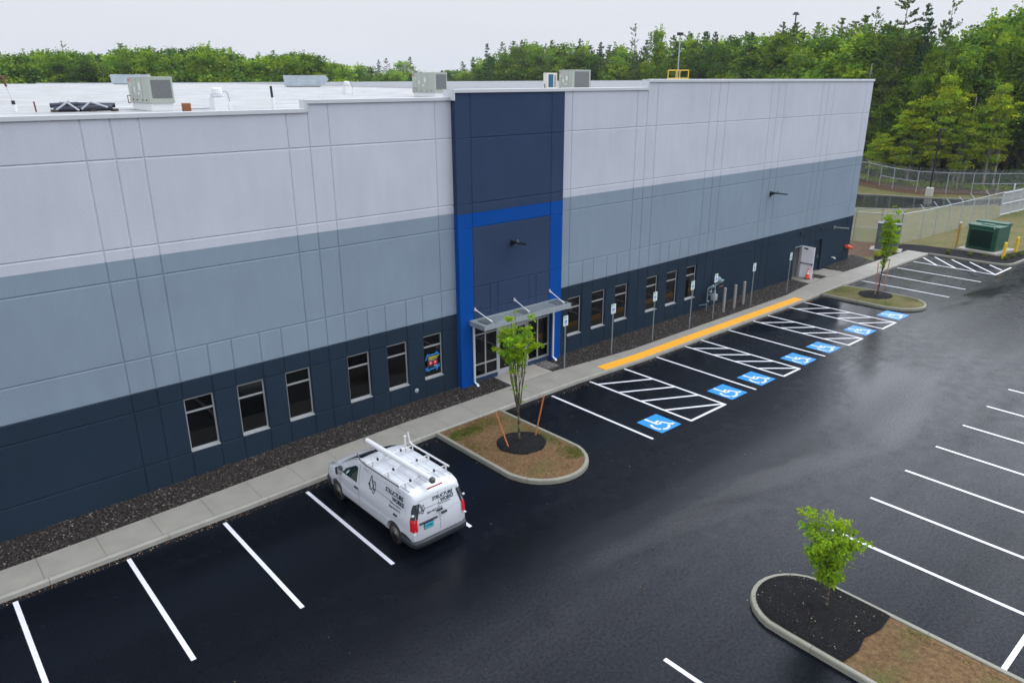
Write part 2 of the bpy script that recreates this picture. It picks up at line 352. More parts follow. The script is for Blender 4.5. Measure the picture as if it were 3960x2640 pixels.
def curb_strip(mb, pts, z=SZ, w=.15, side=1):
    """extrudes a kerb of width w along a plan path; side=+1 puts the body on the left of the path"""
    n = len(pts); secs = []
    for i, p in enumerate(pts):
        a = Vector(pts[max(i-1, 0)]); b_ = Vector(pts[min(i+1, n-1)]); d = (b_-a).normalized(); nn = Vector((-d.y, d.x))*side; p = Vector(p)
        prof = [(0, -.06), (.012, z-.025), (.035, z+.004), (w-.015, z+.004), (w, z-.012), (w, -.06)]
        secs.append([(p.x+nn.x*o_, p.y+nn.y*o_, h) for o_, h in prof])
    vs = [v for s_ in secs for v in s_]; m = 6
    fs = [(i*m+j, i*m+j+1, (i+1)*m+j+1, (i+1)*m+j) for i in range(n-1) for j in range(m-1)] + [tuple(range(m)), tuple(range((n-1)*m, n*m))]
    mb.add(vs, fs)
kx = [-20+1.0*i for i in range(84)]; kx = [x for x in kx if x < 63.15]+[63.2]
M_CURBW = mat('walk_curb_concrete', (0.29, 0.28, 0.245), 0.75, noise=(2.2, .16), bump=(50, .2))
curb_strip(cb, [(x, lerp_tab(FRONT, x)) for x in kx], side=1); tag(cb.build('sidewalk_curb', M_CURBW), kind='structure')
cb = MB(); curb_strip(cb, [(63.2, -3.0), (63.22, -5), (63.22, -7.4), (63.35, -7.95), (63.7, -8.35), (64.3, -8.55), (66, -8.62), (72, -8.65), (90, -8.7), (120, -8.8)], side=1)
tag(cb.build('lot_curb', M_CURB), kind='structure')
# gravel strips along the building, pads
def gravel_z(x, y):
    b_ = lerp_tab(BACK, x); t = min(1, max(0, (y-b_)/(0.3-b_))); return 0.105 + (gz_wall(x)-0.105)*t
gb = MB()
def gstrip(x0, x1):
    n = max(2, int((x1-x0)/.7)); q = [x0+(x1-x0)*i/n for i in range(n+1)]
    for a, b_ in zip(q, q[1:]):
        m = 4
        for j in range(m):
            f = lambda x, k: lerp_tab(BACK, x)+(0.42-lerp_tab(BACK, x))*k/m
            gb.quad((a, f(a, j), gravel_z(a, f(a, j))), (b_, f(b_, j), gravel_z(b_, f(b_, j))), (b_, f(b_, j+1), gravel_z(b_, f(b_, j+1))), (a, f(a, j+1), gravel_z(a, f(a, j+1))))
GSTR = [(-14, 21.7), (24.17, 47.82), (52.48, 57.5)]
for a, b_ in GSTR: gstrip(a, b_)
gb.sheet([(49.45, -1.28), (50.42, -1.28), (50.42, -.25), (49.45, -.25)], 0.155)
tag(gb.build('gravel_bed', M_GRAVEL), kind='structure')
def stones(name, spots, size, label, cols, seed=1):
    """one mesh of loose stones, each an irregular eight-sided lump"""
    r = np.random.default_rng(seed); n = len(spots); spots = np.array(spots)
    base = np.array([(1, 0, 0), (-1, 0, 0), (0, 1, 0), (0, -1, 0), (0, 0, 1), (0, 0, -1)], float)
    tri = np.array([(0, 2, 4), (2, 1, 4), (1, 3, 4), (3, 0, 4), (2, 0, 5), (1, 2, 5), (3, 1, 5), (0, 3, 5)])
    v = base[None]*r.uniform(.55, 1.25, (n, 6, 1))*(size*r.uniform(.55, 1.35, (n, 1, 1)))
    a = r.uniform(0, 6.28, n); b_ = r.uniform(-.6, .6, n)
    ca, sa, cb_, sb = np.cos(a), np.sin(a), np.cos(b_), np.sin(b_)
    x = v[..., 0]*ca[:, None]-v[..., 1]*sa[:, None]; y = v[..., 0]*sa[:, None]+v[..., 1]*ca[:, None]; z = v[..., 2]*.75
    x2 = x*cb_[:, None]+z*sb[:, None]; z2 = -x*sb[:, None]+z*cb_[:, None]
    v = np.stack([x2, y, z2], -1) + spots[:, None]
    f = (tri[None]+6*np.arange(n)[:, None, None]).reshape(-1, 3)
    me = bpy.data.meshes.new(name); me.vertices.add(n*6); me.vertices.foreach_set('co', v.reshape(-1))
    me.loops.add(len(f)*3); me.loops.foreach_set('vertex_index', f.reshape(-1)); me.polygons.add(len(f)); me.polygons.foreach_set('loop_start', np.arange(len(f))*3)
    me.update(calc_edges=True)
    c = np.array(cols)[r.integers(0, len(cols), n)]*r.uniform(.6, 1.4, (n, 1)); c = np.repeat(np.concatenate([c, np.ones((n, 1))], 1), 6, 0)
    ca_ = me.color_attributes.new('tint', 'FLOAT_COLOR', 'POINT'); ca_.data.foreach_set('color', c.reshape(-1))
    me.materials.append(M_STONE); o = bpy.data.objects.new(name, me); COL.objects.link(o); tag(o, label, 'gravel' if 'mulch' not in name else 'mulch', kind='stuff'); return o
M_STONE = bpy.data.materials.new('loose_stone'); M_STONE.use_nodes = True
_t = M_STONE.node_tree; _a = _t.nodes.new('ShaderNodeAttribute'); _a.attribute_name = 'tint'; _b = _t.nodes['Principled BSDF']; _b.inputs['Roughness'].default_value = .55
_t.links.new(_a.outputs['Color'], _b.inputs['Base Color'])
sp = []
for a, b_ in GSTR:
    n = int((b_-max(a, 0))*1.9*330)
    X = rng.uniform(max(a, 0), b_, n); K = rng.uniform(0, 1, n)
    for x, k in zip(X, K):
        y0 = lerp_tab(BACK, x)+.04; y = y0+(.30-y0)*k; sp.append((x, y, gravel_z(x, y)+.005+random.random()*.012))
for _ in range(260): x, y = rng.uniform(49.48, 50.4), rng.uniform(-1.25, -.28); sp.append((x, y, .165))
GC = [(.018, .014, .013)]*9 + [(.035, .026, .022)]*6 + [(.055, .045, .04)]*4 + [(.10, .085, .07)]*2 + [(.23, .20, .16)] + [(.03, .02, .014)]*2
stones('gravel', sp, .034, 'dark brown and black river gravel between the sidewalk and the warehouse wall', GC)
sp = [(rng.uniform(24.22, 24.95), rng.uniform(-1.05, -.1), .15+random.random()*.015) for _ in range(700)]
stones('pea_gravel', sp, .022, 'small patch of pale grey pea gravel under the right downspout', [(.25, .24, .23), (.35, .33, .31), (.16, .15, .14)], 5)
pd = MB(); pd.poly([(21.70, -1.33), (24.17, -1.33), (24.17, .3), (21.70, .3)], -.1, .156)
tag(pd.build('entrance_pad', M_CONC_B), kind='structure')
pd = MB(); pd.poly([(47.82, -1.36), (49.44, -1.36), (49.44, .35), (47.82, .35)], -.1, .162)
pd.poly([(50.43, -1.39), (52.47, -1.41), (52.47, .35), (50.43, .35)], -.1, .162)
pd.poly([(49.44, -.24), (50.43, -.24), (50.43, .35), (49.44, .35)], -.1, .162); pd.poly([(49.44, -1.38), (50.43, -1.385), (50.43, -1.29), (49.44, -1.29)], -.1, .162)
tag(pd.build('side_door_pad', M_CONC), kind='structure')
# tactile yellow strip, laid as 0.61 m plates with domes
M_TACT = mat('yellow_tactile_plate', (0.82, 0.37, 0.02), 0.5, noise=(3, .05))
ty = MB(); x = 26.12
while x < 43.9:
    x2 = min(x+.61, 43.95); y0 = lambda q: lerp_tab(FRONT, q)+.10
    ty.add([(x+.004, y0(x), SZ+.012), (x2-.004, y0(x2), SZ+.012), (x2-.004, y0(x2)+.58, SZ+.012), (x+.004, y0(x)+.58, SZ+.012)], [(0, 1, 2, 3)])
    x += .61
tag(ty.build('tactile_strip', M_TACT), 'long yellow tactile warning strip along the sidewalk edge by the accessible bays', 'tactile paving')
# right-hand ground
gr = MB(); gr.sheet([(57.3, -1.45), (63.2, -1.47), (63.2, -3.0), (63.4, -7.9), (64.4, -8.5), (66, -8.6), (150, -8.8), (220, 30), (220, 200), (56.5, 200), (57.3, 3)], 0.03)
tag(gr.build('grass_ground', M_GRASS), kind='structure')
so = MB(); so.sheet([(56.3, .0), (57.5, -.0), (58.5, -.15), (61.0, -.3), (63.5, .3), (64.4, 1.6), (63.6, 4.6), (61, 8), (56.3, 10)], 0.055)
tag(so.build('bare_soil', M_BSOIL), kind='structure')
so = MB(); so.sheet([(99.8, 20), (96.5, 13), (96.5, 10.5), (99.5, 8), (103, 3.4), (116, -2), (122, 6), (112, 22), (108, 40), (98, 34)], 0.07)
tag(so.build('bank_soil', M_BSOIL), kind='structure')
so = MB(); so.sheet([(57.5, -1.35), (63.0, -1.42), (63.45, -3.2), (63.5, -7.8), (64.5, -8.35), (70, -8.45), (90, -8.5), (90, -7.7), (70.2, -7.45), (66.4, -6.9), (66.6, -4), (66.4, -1.3), (65.5, .2), (64.2, .3), (62.5, -.4), (60, -.25)], 0.075)
tag(so.build('mulch_bed', M_MULCH), kind='structure')
dr = MB(); dr.sheet([(72, 24), (80.3, 11.2), (83, 8), (85.2, 6.3), (88.6, 5.0), (94, 1.5), (104, -5.2), (125, -16), (150, -30), (150, -20), (120, -6), (104, 1.2), (96.5, 4.6), (93.8, 9), (92.6, 12.5), (90.2, 18), (88, 26), (82, 60), (62, 60)], 0.06)
M_ASPH2 = mat('wet_drive_asphalt', (0.008, 0.009, 0.011), 0.12, noise=(2, .2), spec=.3)
tag(dr.build('drive', M_ASPH2), kind='structure')
cb = MB(); curb_strip(cb, [(88, 27), (90.2, 18), (92.6, 12.5), (93.8, 9), (96.5, 4.6), (104, 1.2)], z=.16, side=-1)
curb_strip(cb, [(94, 1.5), (88.6, 5.0), (85.2, 6.3), (83, 8), (80.3, 11.2), (72, 24)], z=.12, side=-1)
tag(cb.build('drive_curb', M_CURB), kind='structure')

# ------------------------------------------------------------ islands
def arc(cx, cy, r, a0, a1, n=9): return [(cx+r*math.cos(R(a0+(a1-a0)*i/n)), cy+r*math.sin(R(a0+(a1-a0)*i/n))) for i in range(n+1)]
def inset_poly(pts, d):
    n = len(pts); o = []
    for i, p in enumerate(pts):
        a = Vector(pts[i-1]); b_ = Vector(pts[(i+1) % n]); t = (b_-a).normalized(); o.append((p[0]-t.y*d, p[1]+t.x*d))
    return o
def soil_sheet(name, outline, z, bulge, m, seed=0):
    """a gently uneven bed inside an outline: rings shrinking to the middle"""
    cx = sum(p[0] for p in outline)/len(outline); cy = sum(p[1] for p in outline)/len(outline); r = random.Random(seed)
    mb = MB(); n = len(outline); K = 9; vs = []
    for k in range(K+1):
        s_ = 1-k/K*.999
        for p in outline: vs.append((cx+(p[0]-cx)*s_, cy+(p[1]-cy)*s_, z+bulge*(1-s_**2)+(r.uniform(-.012, .012) if k else 0)))
    mb.add(vs, [(k*n+i, k*n+(i+1) % n, (k+1)*n+(i+1) % n, (k+1)*n+i) for k in range(K) for i in range(n)])
    return tag(mb.build(name, m, smooth=True), kind='structure')
def dens(pts, d=.35):
    o = []
    for a, b_ in zip(pts, pts[1:]):
        n = max(1, int(math.dist(a, b_)/d)); o += [(a[0]+(b_[0]-a[0])*i/n, a[1]+(b_[1]-a[1])*i/n) for i in range(n)]
    return o+[pts[-1]]
I1 = [(16.42, -2.95), (16.42, -7.1)] + arc(18.13, -6.95, 1.70, 180, 360, 16)[1:-1] + [(19.80, -6.8), (19.72, -2.95)]
I2 = [(46.05, -3.05), (46.05, -7.2)] + arc(47.75, -6.95, 1.66, 190, 350, 14) + [(49.42, -6.8), (49.42, -4.4), (49.2, -3.3), (48.9, -3.02)]
I3 = [(19.03, -30), (19.03, -17.25)] + arc(17.68, -17.15, 1.33, 0, 180, 14)[1:-1] + [(16.36, -17.3), (16.15, -30)]
for nm, P_, sd_ in (('island_curb', I1, 1), ('island_curb', I2, 1), ('island_curb', I3, 1)):
    cb = MB(); curb_strip(cb, dens(P_), side=1); tag(cb.build(nm, M_CURB), kind='structure')
def inner(P_, close_y):
    q = dens(P_); n = len(q); o = []
    for i, p in enumerate(q):
        a = Vector(q[max(i-1, 0)]); b_ = Vector(q[min(i+1, n-1)]); d = (b_-a).normalized(); o.append((p[0]-d.y*.145, p[1]+d.x*.145))
    return o
cj = MB()
for P_, ks in ((I1, (2.6, 4.9, 7.4, 9.6, 12.0, 14.4)), (I2, (2.4, 4.8, 7.6, 10.2, 12.6)), (I3, (1.2, 4.2, 7.4, 10.4, 12.6, 14.0, 16.0, 17.9, 21.0, 24.0)), ([(x_, lerp_tab(FRONT, x_)) for x_ in range(-12, 62, 1)], [1.53*k_+.3 for k_ in range(0, 48, 2)])):
    q = dens(P_, .1); acc = 0; ks = list(ks)
    for a, b_ in zip(q, q[1:]):
        acc += math.dist(a, b_)
        if ks and acc >= ks[0]:
            ks.pop(0); d = (Vector(b_)-Vector(a)).normalized(); M_ = Matrix(((d.x, -d.y, 0, a[0]), (d.y, d.x, 0, a[1]), (0, 0, 1, 0), (0, 0, 0, 1)))
            cj.add([M_ @ Vector(p) for p in ((-.006, -.003, 0), (-.006, .008, .127), (-.006, .033, .157), (-.006, .137, .157), (.006, -.003, 0), (.006, .008, .127), (.006, .033, .157), (.006, .137, .157))], [(0, 4, 5, 1), (1, 5, 6, 2), (2, 6, 7, 3)])
tag(cj.build('curb_joints', mat('curb_joint', (.06, .055, .045), .9)), kind='structure')
IN1, IN2, IN3 = inner(I1, 0), inner(I2, 0), inner(I3, 0)
soil_sheet('island_soil', IN1, .125, .07, M_SOIL, 1); soil_sheet('island_soil', IN2, .125, .07, M_GRASS, 2); soil_sheet('island_soil', IN3, .12, .05, M_SOIL, 3)
def disc(cx, cy, rx, ry, n=40, seed=0):
    r = random.Random(seed); ph = [r.uniform(0, 6.28) for _ in range(4)]
    return [(cx+rx*(1+.03*math.sin(3*a+ph[0])+.02*math.sin(7*a+ph[1]))*math.cos(a), cy+ry*(1+.03*math.sin(2*a+ph[2])+.02*math.sin(9*a+ph[3]))*math.sin(a)) for a in [2*math.pi*i/n for i in range(n)]]
soil_sheet('mulch_ring', disc(18.28, -5.75, .95, .88, seed=1), .196, .07, M_MULCH, 4)
soil_sheet('mulch_ring', disc(48.1, -5.55, 1.08, .98, seed=2), .196, .08, M_MULCH, 5)
mt = [p for p in IN3 if p[1] > -18.6]; mt = [(18.86, -18.78), (18.88, -18.6)] + mt + [(16.48, -18.72), (17.1, -18.80), (17.6, -18.70), (18.2, -18.83)]
soil_sheet('mulch_bed', mt, .176, .035, M_MULCH, 6)
# mulch chips and stray leaves, grass tufts
sp = []
for c, r_ in (((18.28, -5.75), .85), ((48.1, -5.55), .95)):
    for _ in range(1600):
        a, q = rng.uniform(0, 6.28), math.sqrt(rng.uniform(0, 1)); sp.append((c[0]+r_*q*math.cos(a), c[1]+r_*q*math.sin(a), .20+.07*(1-q*q)))
for _ in range(3800):
    x, y = rng.uniform(16.55, 18.85), rng.uniform(-18.7, -16.1)
    if y < -17.2 or (x-17.68)**2+(y+17.15)**2 < 1.1**2: sp.append((x, y, .195))
stones('mulch_chips', sp, .015, 'black shredded bark mulch around the island trees', [(.004, .004, .005), (.006, .006, .007), (.010, .009, .009)], 9)
sp = []
for cx0, cx1, cy0, cy1, n in ((16.6, 18.8, -18.7, -16.0, 90), (16.5, 19.7, -8.2, -3.1, 120), (-2, 62, -3.33, -3.12, 800), (14, 21, -9.5, -3.3, 25), (22, 46, -9, -3.4, 40), (5, 40, -24, -9, 60), (2, 9, -3.42, -3.26, 160)):
    for _ in range(n):
        x, y = rng.uniform(cx0, cx1), rng.uniform(cy0, cy1)
        isl = (16.4 < x < 19.8 and -8.4 < y < -3) or (16.4 < x < 19 and y < -15.9 and y > -18.8)
        sp.append((x, y, .215 if isl else .012))
stones('fallen_debris', sp, .017, 'scattered fallen leaves and seed husks on the lot, curbs and mulch', [(.35, .12, .02), (.20, .10, .03), (.35, .27, .10), (.5, .46, .35), (.13, .07, .03)], 10)['category'] = 'litter'
def tufts(name, regs, n, h, cols, label, seed, zf):
    """one mesh of many grass blades"""
    r = np.random.default_rng(seed); V = []; Fc = []; C_ = []
    for (cx, cy, rx, ry, k) in regs:
        for _ in range(int(n*k)):
            a, q = r.uniform(0, 6.28), r.uniform(0, 1)**.6; x = cx+rx*q*math.cos(a); y = cy+ry*q*math.sin(a); z = zf(x, y)
            hh = h*r.uniform(.4, 1.2); d = r.uniform(0, 6.28); w = .010; lx, ly = r.uniform(-.5, .5)*hh, r.uniform(-.5, .5)*hh
            i = len(V); V += [(x-w*math.cos(d), y-w*math.sin(d), z), (x+w*math.cos(d), y+w*math.sin(d), z), (x+lx, y+ly, z+hh)]; Fc.append((i, i+1, i+2))
            c = np.array(cols[r.integers(0, len(cols))])*r.uniform(.7, 1.3); C_ += [(*c, 1)]*3
    me = bpy.data.meshes.new(name); me.from_pydata(V, [], Fc); ca_ = me.color_attributes.new('tint', 'FLOAT_COLOR', 'POINT'); ca_.data.foreach_set('color', np.array(C_).reshape(-1))
    me.materials.append(M_GRASSB); o = bpy.data.objects.new(name, me); COL.objects.link(o); tag(o, label, 'grass', kind='stuff')
M_GRASSB = leaf_mat('grass_blade', (1, 1, 1), 0, .3)
GG = [(.08, .16, .018), (.12, .19, .025), (.12, .12, .03), (.06, .12, .014)]; GB = [(.15, .095, .04), (.10, .065, .03), (.085, .085, .022), (.19, .13, .065)]
tufts('grass', [(17.3, -3.75, .75, .45, .9), (18.4, -3.6, .8, .5, .4), (19.1, -7.4, .45, .5, .6), (17.2, -4.7, .6, .6, .25), (19.3, -6.3, .2, .7, .2)], 1800, .055, GG, 'thin green grass sprouting on the island beside the white van', 3, lambda x, y: .15)
tufts('dry_grass', [(18.1, -5.6, 1.5, 2.6, 2.0)], 2600, .035, GB, 'dry straw and sparse stalks on the island beside the white van', 4, lambda x, y: .14)
tufts('grass', [(17.8, -20.6, .9, 1.7, 1.0), (18.4, -19.6, .4, .5, .3)], 2600, .045, GG+GB*2, 'patchy brown green grass on the near right island', 5, lambda x, y: .13)
tufts('grass', [(47.6, -4.0, 1.2, .8, .8), (48.6, -7.2, .7, .7, .5), (46.8, -6.6, .5, .8, .4)], 1500, .06, GG+GB, 'brown green grass on the far island by the side door', 6, lambda x, y: .14)

# ------------------------------------------------------------ parking lines
ln = MB(); Z = .004
SC = [0]
def stripe(x0, y0, x1, y1, w=.118, z=Z):
    SC[0] += 1; z += .0002*(SC[0] % 7)
    a = Vector((x0, y0)); b_ = Vector((x1, y1)); d = (b_-a).normalized(); n = Vector((-d.y, d.x))*w/2
    ln.quad((*(a+n), z), (*(a-n), z), (*(b_-n), z), (*(b_+n), z))
YE = -8.55
for x in (-5.7, -2.9, -.1, 2.66, 5.41, 8.15, 10.89, 13.66): stripe(x, -3.38, x, YE-.02)
for x in (22.44, 29.58, 35.81): stripe(x, -3.1, x, YE)
for a, b_ in ((24.84, 27.20), (31.90, 33.32), (38.25, 39.80), (42.22, 43.88)):
    stripe(a, -3.08, a, YE); stripe(b_, -3.08, b_, YE-.0); stripe(a-.05, YE, b_+.05, YE)
    w = b_-a; 
    for k in range(4):
        y1 = -4.78-1.23*k; y0 = y1+1.25
        stripe(a, y0, b_, y1, z=Z+.0015)
for x in (51.63, 54.39, 57.20, 60.08): stripe(x, -3.12, x, -8.58)
stripe(60.05, -8.56, 63.3, -8.6)
for (xa, ya), (xb, yb) in (((62.0, -3.07), (60.1, -4.76)), ((62.85, -3.6), (60.1, -6.01)), ((62.9, -4.77), (60.1, -7.34)), ((62.95, -6.01), (60.15, -8.53)), ((63.05, -7.3), (61.84, -8.45))): stripe(xa, ya, xb, yb, z=Z+.0015)
x = 21.68
for i in range(22): stripe(x, -15.86, x, -21.2 if i < 99 else 0); stripe(x, -21.2, x, -26.6); x += 2.685
stripe(19.18, -21.2, 75, -21.2, z=Z+.0015)
for x in (13.65, 10.95, 8.25, 5.55, 2.85, .1, -2.6): stripe(x, -15.85, x, -26.6)
tag(ln.build('parking_lines', M_WHITE), kind='structure')

# wheelchair symbol: strokes in a unit square, figure facing +x
def wheelchair(mb, M, k=1.0, z=0.0):
    cnt = [0]
    def st(pts, w):
        for (a, b_) in zip(pts, pts[1:]):
            a = Vector(a); b_ = Vector(b_); d = (b_-a).normalized(); n = Vector((-d.y, d.x))*w/2
            cnt[0] += 1; zz = z+cnt[0]*.00012
            mb.add([M @ Vector((*q, zz)) for q in (a+n-d*w*.25, a-n-d*w*.25, b_-n+d*w*.25, b_+n+d*w*.25)], [(0, 1, 2, 3)])
    c = [(.385+.062*math.cos(2*math.pi*i/14), .925+.085*math.sin(2*math.pi*i/14)) for i in range(14)]
    mb.add([M @ Vector((*q, z)) for q in c], [tuple(range(14))])
    st([(.385, .85), (.40, .48)], .085); st([(.45, .60), (.62, .635)], .085)
    st([(.47, .455), (.645, .51), (.775, .19)], .085); st([(.76, .185), (.88, .20)], .08)
    st([(.40+.285*math.cos(R(a)), .375+.285*math.sin(R(a))) for a in range(132, 226, 11)], .085)
    st([(.40+.29*math.cos(R(a)), .375+.285*math.sin(R(a))) for a in range(240, 332, 11)], .085)
SYM = [(23.08, 24.30), (27.83, 29.02), (30.15, 31.33), (33.9, 35.1), (36.36, 37.6), (40.43, 41.66), (44.48, 45.88)]
SYM = [(a+.0, b_) for a, b_ in SYM]
M_BLUEP = mat('blue_road_paint', (0.008, 0.22, 0.62), 0.4, noise=(12, .14))
where = ['nearest the camera, beside the left single line', 'just right of the nearest hatched aisle', 'third from the near end', 'fourth from the near end', 'fifth from the near end', 'sixth from the near end', 'farthest of the seven, beside the far planted island']
for i, ((a, b_), w) in enumerate(zip(SYM, where)):
    r_ = empty('accessible_symbol', ((a+b_)/2, -7.85, .004), 'blue painted wheelchair square '+w, 'pavement marking', 'blue accessible parking symbols painted at the bay ends')
    s_ = (b_-a)/2
    mb = MB(); mb.sheet([(-s_, -.63), (s_, -.63), (s_, .63), (-s_, .63)], .0015); mb.build('blue_square', M_BLUEP, r_)
    mb = MB(); wheelchair(mb, Matrix.Translation((-.60, -.60, .004)) @ Matrix.Scale(1.2, 4)); mb.build('wheelchair_figure', M_WHITE, r_)

# ------------------------------------------------------------ the warehouse
BX0, BX1, BY = -22.0, 56.0, 112.0
TW0, TW1, TY = 19.79, 25.75, -0.25
bld = empty('warehouse', (20, 0, 0), 'long grey and navy concrete panel warehouse with a blue framed entrance', 'building')
def B(mb, name, m, parent=None, smooth=False):
    o = mb.build(name, m, smooth=smooth); p = parent or bld; o.parent = p
    if p is bld: o.matrix_parent_inverse = Matrix.Translation(-Vector(bld.location))
    return o
G = 0.034; GD = 0.028
Z_TOPS = [(BX0, 13.80, 11.82), (13.80, 19.79, 12.10), (19.79, 25.75, 12.38), (25.75, 31.71, 12.38), (31.71, 56.0, 12.74)]
main_j = [-17.1, -16.3, -11.1, -10.3, -5.1, -4.3, .95, 1.7, 6.96, 7.73, 8.49, 13.03, 13.80, 14.56, 19.02, 26.48, 30.95, 31.70, 32.47, 36.95, 37.73, 38.48, 43.0, 43.74, 44.51, 49.0, 49.74, 50.52, 55.07]
low_j = [j for j in main_j if j < 8 or j > 38] + [8.49, 9.48, 10.28, 11.26, 12.05, 13.03, 13.80, 14.56, 15.53, 16.32, 17.28, 18.07, 19.02, 26.48, 27.45, 28.20, 29.20, 29.96, 30.95, 31.70, 32.47, 33.44, 34.20, 35.19, 35.98, 36.95, 37.73, 38.48]
low_j = sorted(set(low_j)); main_j = sorted(set(main_j))
WINS = [(8.49, 9.48), (10.28, 11.26), (12.05, 13.03), (14.56, 15.53), (16.32, 17.28), (18.07, 19.02), (26.48, 27.45), (28.20, 29.20), (29.96, 30.95), (32.47, 33.44), (34.20, 35.19), (35.98, 36.95)]
WZ0, WZ1 = 0.965, 2.89
DOORS = [(47.98, 48.92, .15, 2.32), (50.62, 51.72, .18, 2.38)]
walls = {'upper_wall': (MB(), M_LIGHT), 'middle_wall': (MB(), M_MID), 'base_wall': (MB(), M_DARK), 'tower_wall': (MB(), M_NAVY), 'blue_trim': (MB(), M_BLUE)}
def panel(mb, x0, x1, z0, z1, y, gl=G, gr=G, gb=G, gt=G, gd=GD):
    """one cast panel face whose edges fall away into the V joint round it"""
    i = [(x0+gl, y, z0+gb), (x1-gr, y, z0+gb), (x1-gr, y, z1-gt), (x0+gl, y, z1-gt)]
    o = [(x0, y+gd, z0), (x1, y+gd, z0), (x1, y+gd, z1), (x0, y+gd, z1)]
    if gl == 0: o[0] = (x0, y, z0); o[3] = (x0, y, z1)
    mb.add(i, [(0, 1, 2, 3)])
    for k, gg in ((0, gb), (1, gr), (2, gt), (3, gl)):
        if gg > 0: mb.add([o[k], o[(k+1) % 4], i[(k+1) % 4], i[k]], [(0, 1, 2, 3)])
def reveal(mb, x0, x1, z0, z1, y0, y1, bottom=True):
    mb.quad((x0, y0, z0), (x0, y1, z0), (x0, y1, z1), (x0, y0, z1)); mb.quad((x1, y1, z0), (x1, y0, z0), (x1, y0, z1), (x1, y1, z1))
    mb.quad((x0, y1, z1), (x1, y1, z1), (x1, y0, z1), (x0, y0, z1))
    if bottom: mb.quad((x0, y0, z0), (x1, y0, z0), (x1, y1, z0), (x0, y1, z0))
ROWS = [(-.4, WZ0, 'base_wall', 1), (WZ0, WZ1, 'base_wall', 1), (WZ1, 3.5, 'base_wall', 1), (3.5, 4.59, 'middle_wall', 1), (4.59, 7.12, 'middle_wall', 0), (7.12, 7.74, 'middle_wall', 0), (7.74, 8.07, 'upper_wall', 0), (8.07, 10.64, 'upper_wall', 0)]
FLUSH = {7.74}
def build_row(x0, x1, z0, z1, key, js):
    mb = walls[key][0]; q = [x0]+[j for j in js if x0+.01 < j < x1-.01]+[x1]
    for a, b_ in zip(q, q[1:]):
        cells = [(a, b_, z0, z1)]
        if z0 == WZ0 and any(abs(a-w[0]) < .02 and abs(b_-w[1]) < .02 for w in WINS):
            reveal(mb, a, b_, z0, z1, GD, .20); continue
        for d0, d1, dz0, dz1 in DOORS:
            nc = []
            for (c0, c1, e0, e1) in cells:
                if c0 < d1-.01 and c1 > d0+.01 and e0 < dz1-.01 and e1 > dz0+.01:
                    if e0 < dz0-.01: nc.append((c0, c1, e0, dz0))
                    if e1 > dz1+.01: nc.append((c0, c1, dz1, e1))
                    lo, hi = max(e0, dz0), min(e1, dz1)
                    if c0 < d0-.01: nc.append((c0, d0, lo, hi))
                    if c1 > d1+.01: nc.append((d1, c1, lo, hi))
                else: nc.append((c0, c1, e0, e1))
            cells = nc
        for c0, c1, e0, e1 in cells:
            edge = lambda v, w: G if abs(v-w) < .001 else 0
            panel(mb, c0, c1, e0, e1, 0, edge(c0, a) if a > x0 or x0 not in (BX0, TW1) else 0, edge(c1, b_) if b_ < x1 or x1 not in (TW0, BX1) else 0, 0 if (e0 in FLUSH or e0 < 0) else edge(e0, z0), 0 if e1 in FLUSH else edge(e1, z1))
for x0, x1 in ((BX0, TW0), (TW1, BX1)):
    for z0, z1, key, low in ROWS: build_row(x0, x1, z0, z1, key, low_j if low else main_j)
for x0, x1, zt in Z_TOPS:
    if x0 == TW0: continue
    build_row(x0, x1, 10.64, zt, 'upper_wall', main_j)
# filler behind the joints at parapet steps, side wall, back wall
for z0, z1, key in ((-.4, 3.5, 'base_wall'), (3.5, 7.74, 'middle_wall'), (7.74, 12.74, 'upper_wall')):
    mb = walls[key][0]; mb.quad((BX1, 0, z0), (BX1, BY, z0), (BX1, BY, z1), (BX1, 0, z1)); mb.quad((BX0, BY, z0), (BX0, 0, z0), (BX0, 0, min(z1, 11.8)), (BX0, BY, min(z1, 11.8)))
    mb.quad((BX1, BY, z0), (BX0, BY, z0), (BX0, BY, z1-.05), (BX1, BY, z1-.05))
# tower
CX0, CX1 = 20.54, 24.98
OPX0, OPX1, OPT = 20.54, 25.22, 2.80
nv, bl = walls['tower_wall'][0], walls['blue_trim'][0]
tz = [7.70, 8.07, 10.64, 12.38]
for z0, z1 in zip(tz, tz[1:]):
    for a, b_ in ((TW0, CX0), (CX0, CX1), (CX1, TW1)): panel(nv, a, b_, z0, z1, TY, 0 if a == TW0 else G, 0 if b_ == TW1 else G, 0 if z0 == 7.70 else G, G if z1 < 12 else 0)
for a, b_ in ((TW0, CX0), (CX0, CX1), (CX1, TW1)): panel(bl, a, b_, 7.09, 7.70, TY, 0 if a == TW0 else G*.6, 0 if b_ == TW1 else G*.6, G, .02)
cz = [-.4, 2.93, 3.5, 4.56, 7.09]
for z0, z1 in zip(cz, cz[1:]):
    panel(bl, TW0, CX0, z0, z1, TY, 0, G if z0 > 2 else 0, 0 if z0 < 0 else G, G)
    panel(bl, CX1 if z0 > 2 else OPX1, TW1, z0, z1, TY, G if z0 > 2 else 0, 0, 0 if z0 < 0 else G, G)
q = [CX0, 21.43, 21.86, 23.70, 24.13, CX1]
panel(nv, CX0, CX1, 4.56, 7.09, TY)
for z0, z1 in ((3.5, 4.56), (2.93, 3.5)):
    for a, b_ in zip(q, q[1:]): panel(nv, a, b_, z0, z1, TY)
panel(nv, CX0, OPX1, OPT, 2.93, TY, 0, 0, 0, 0)
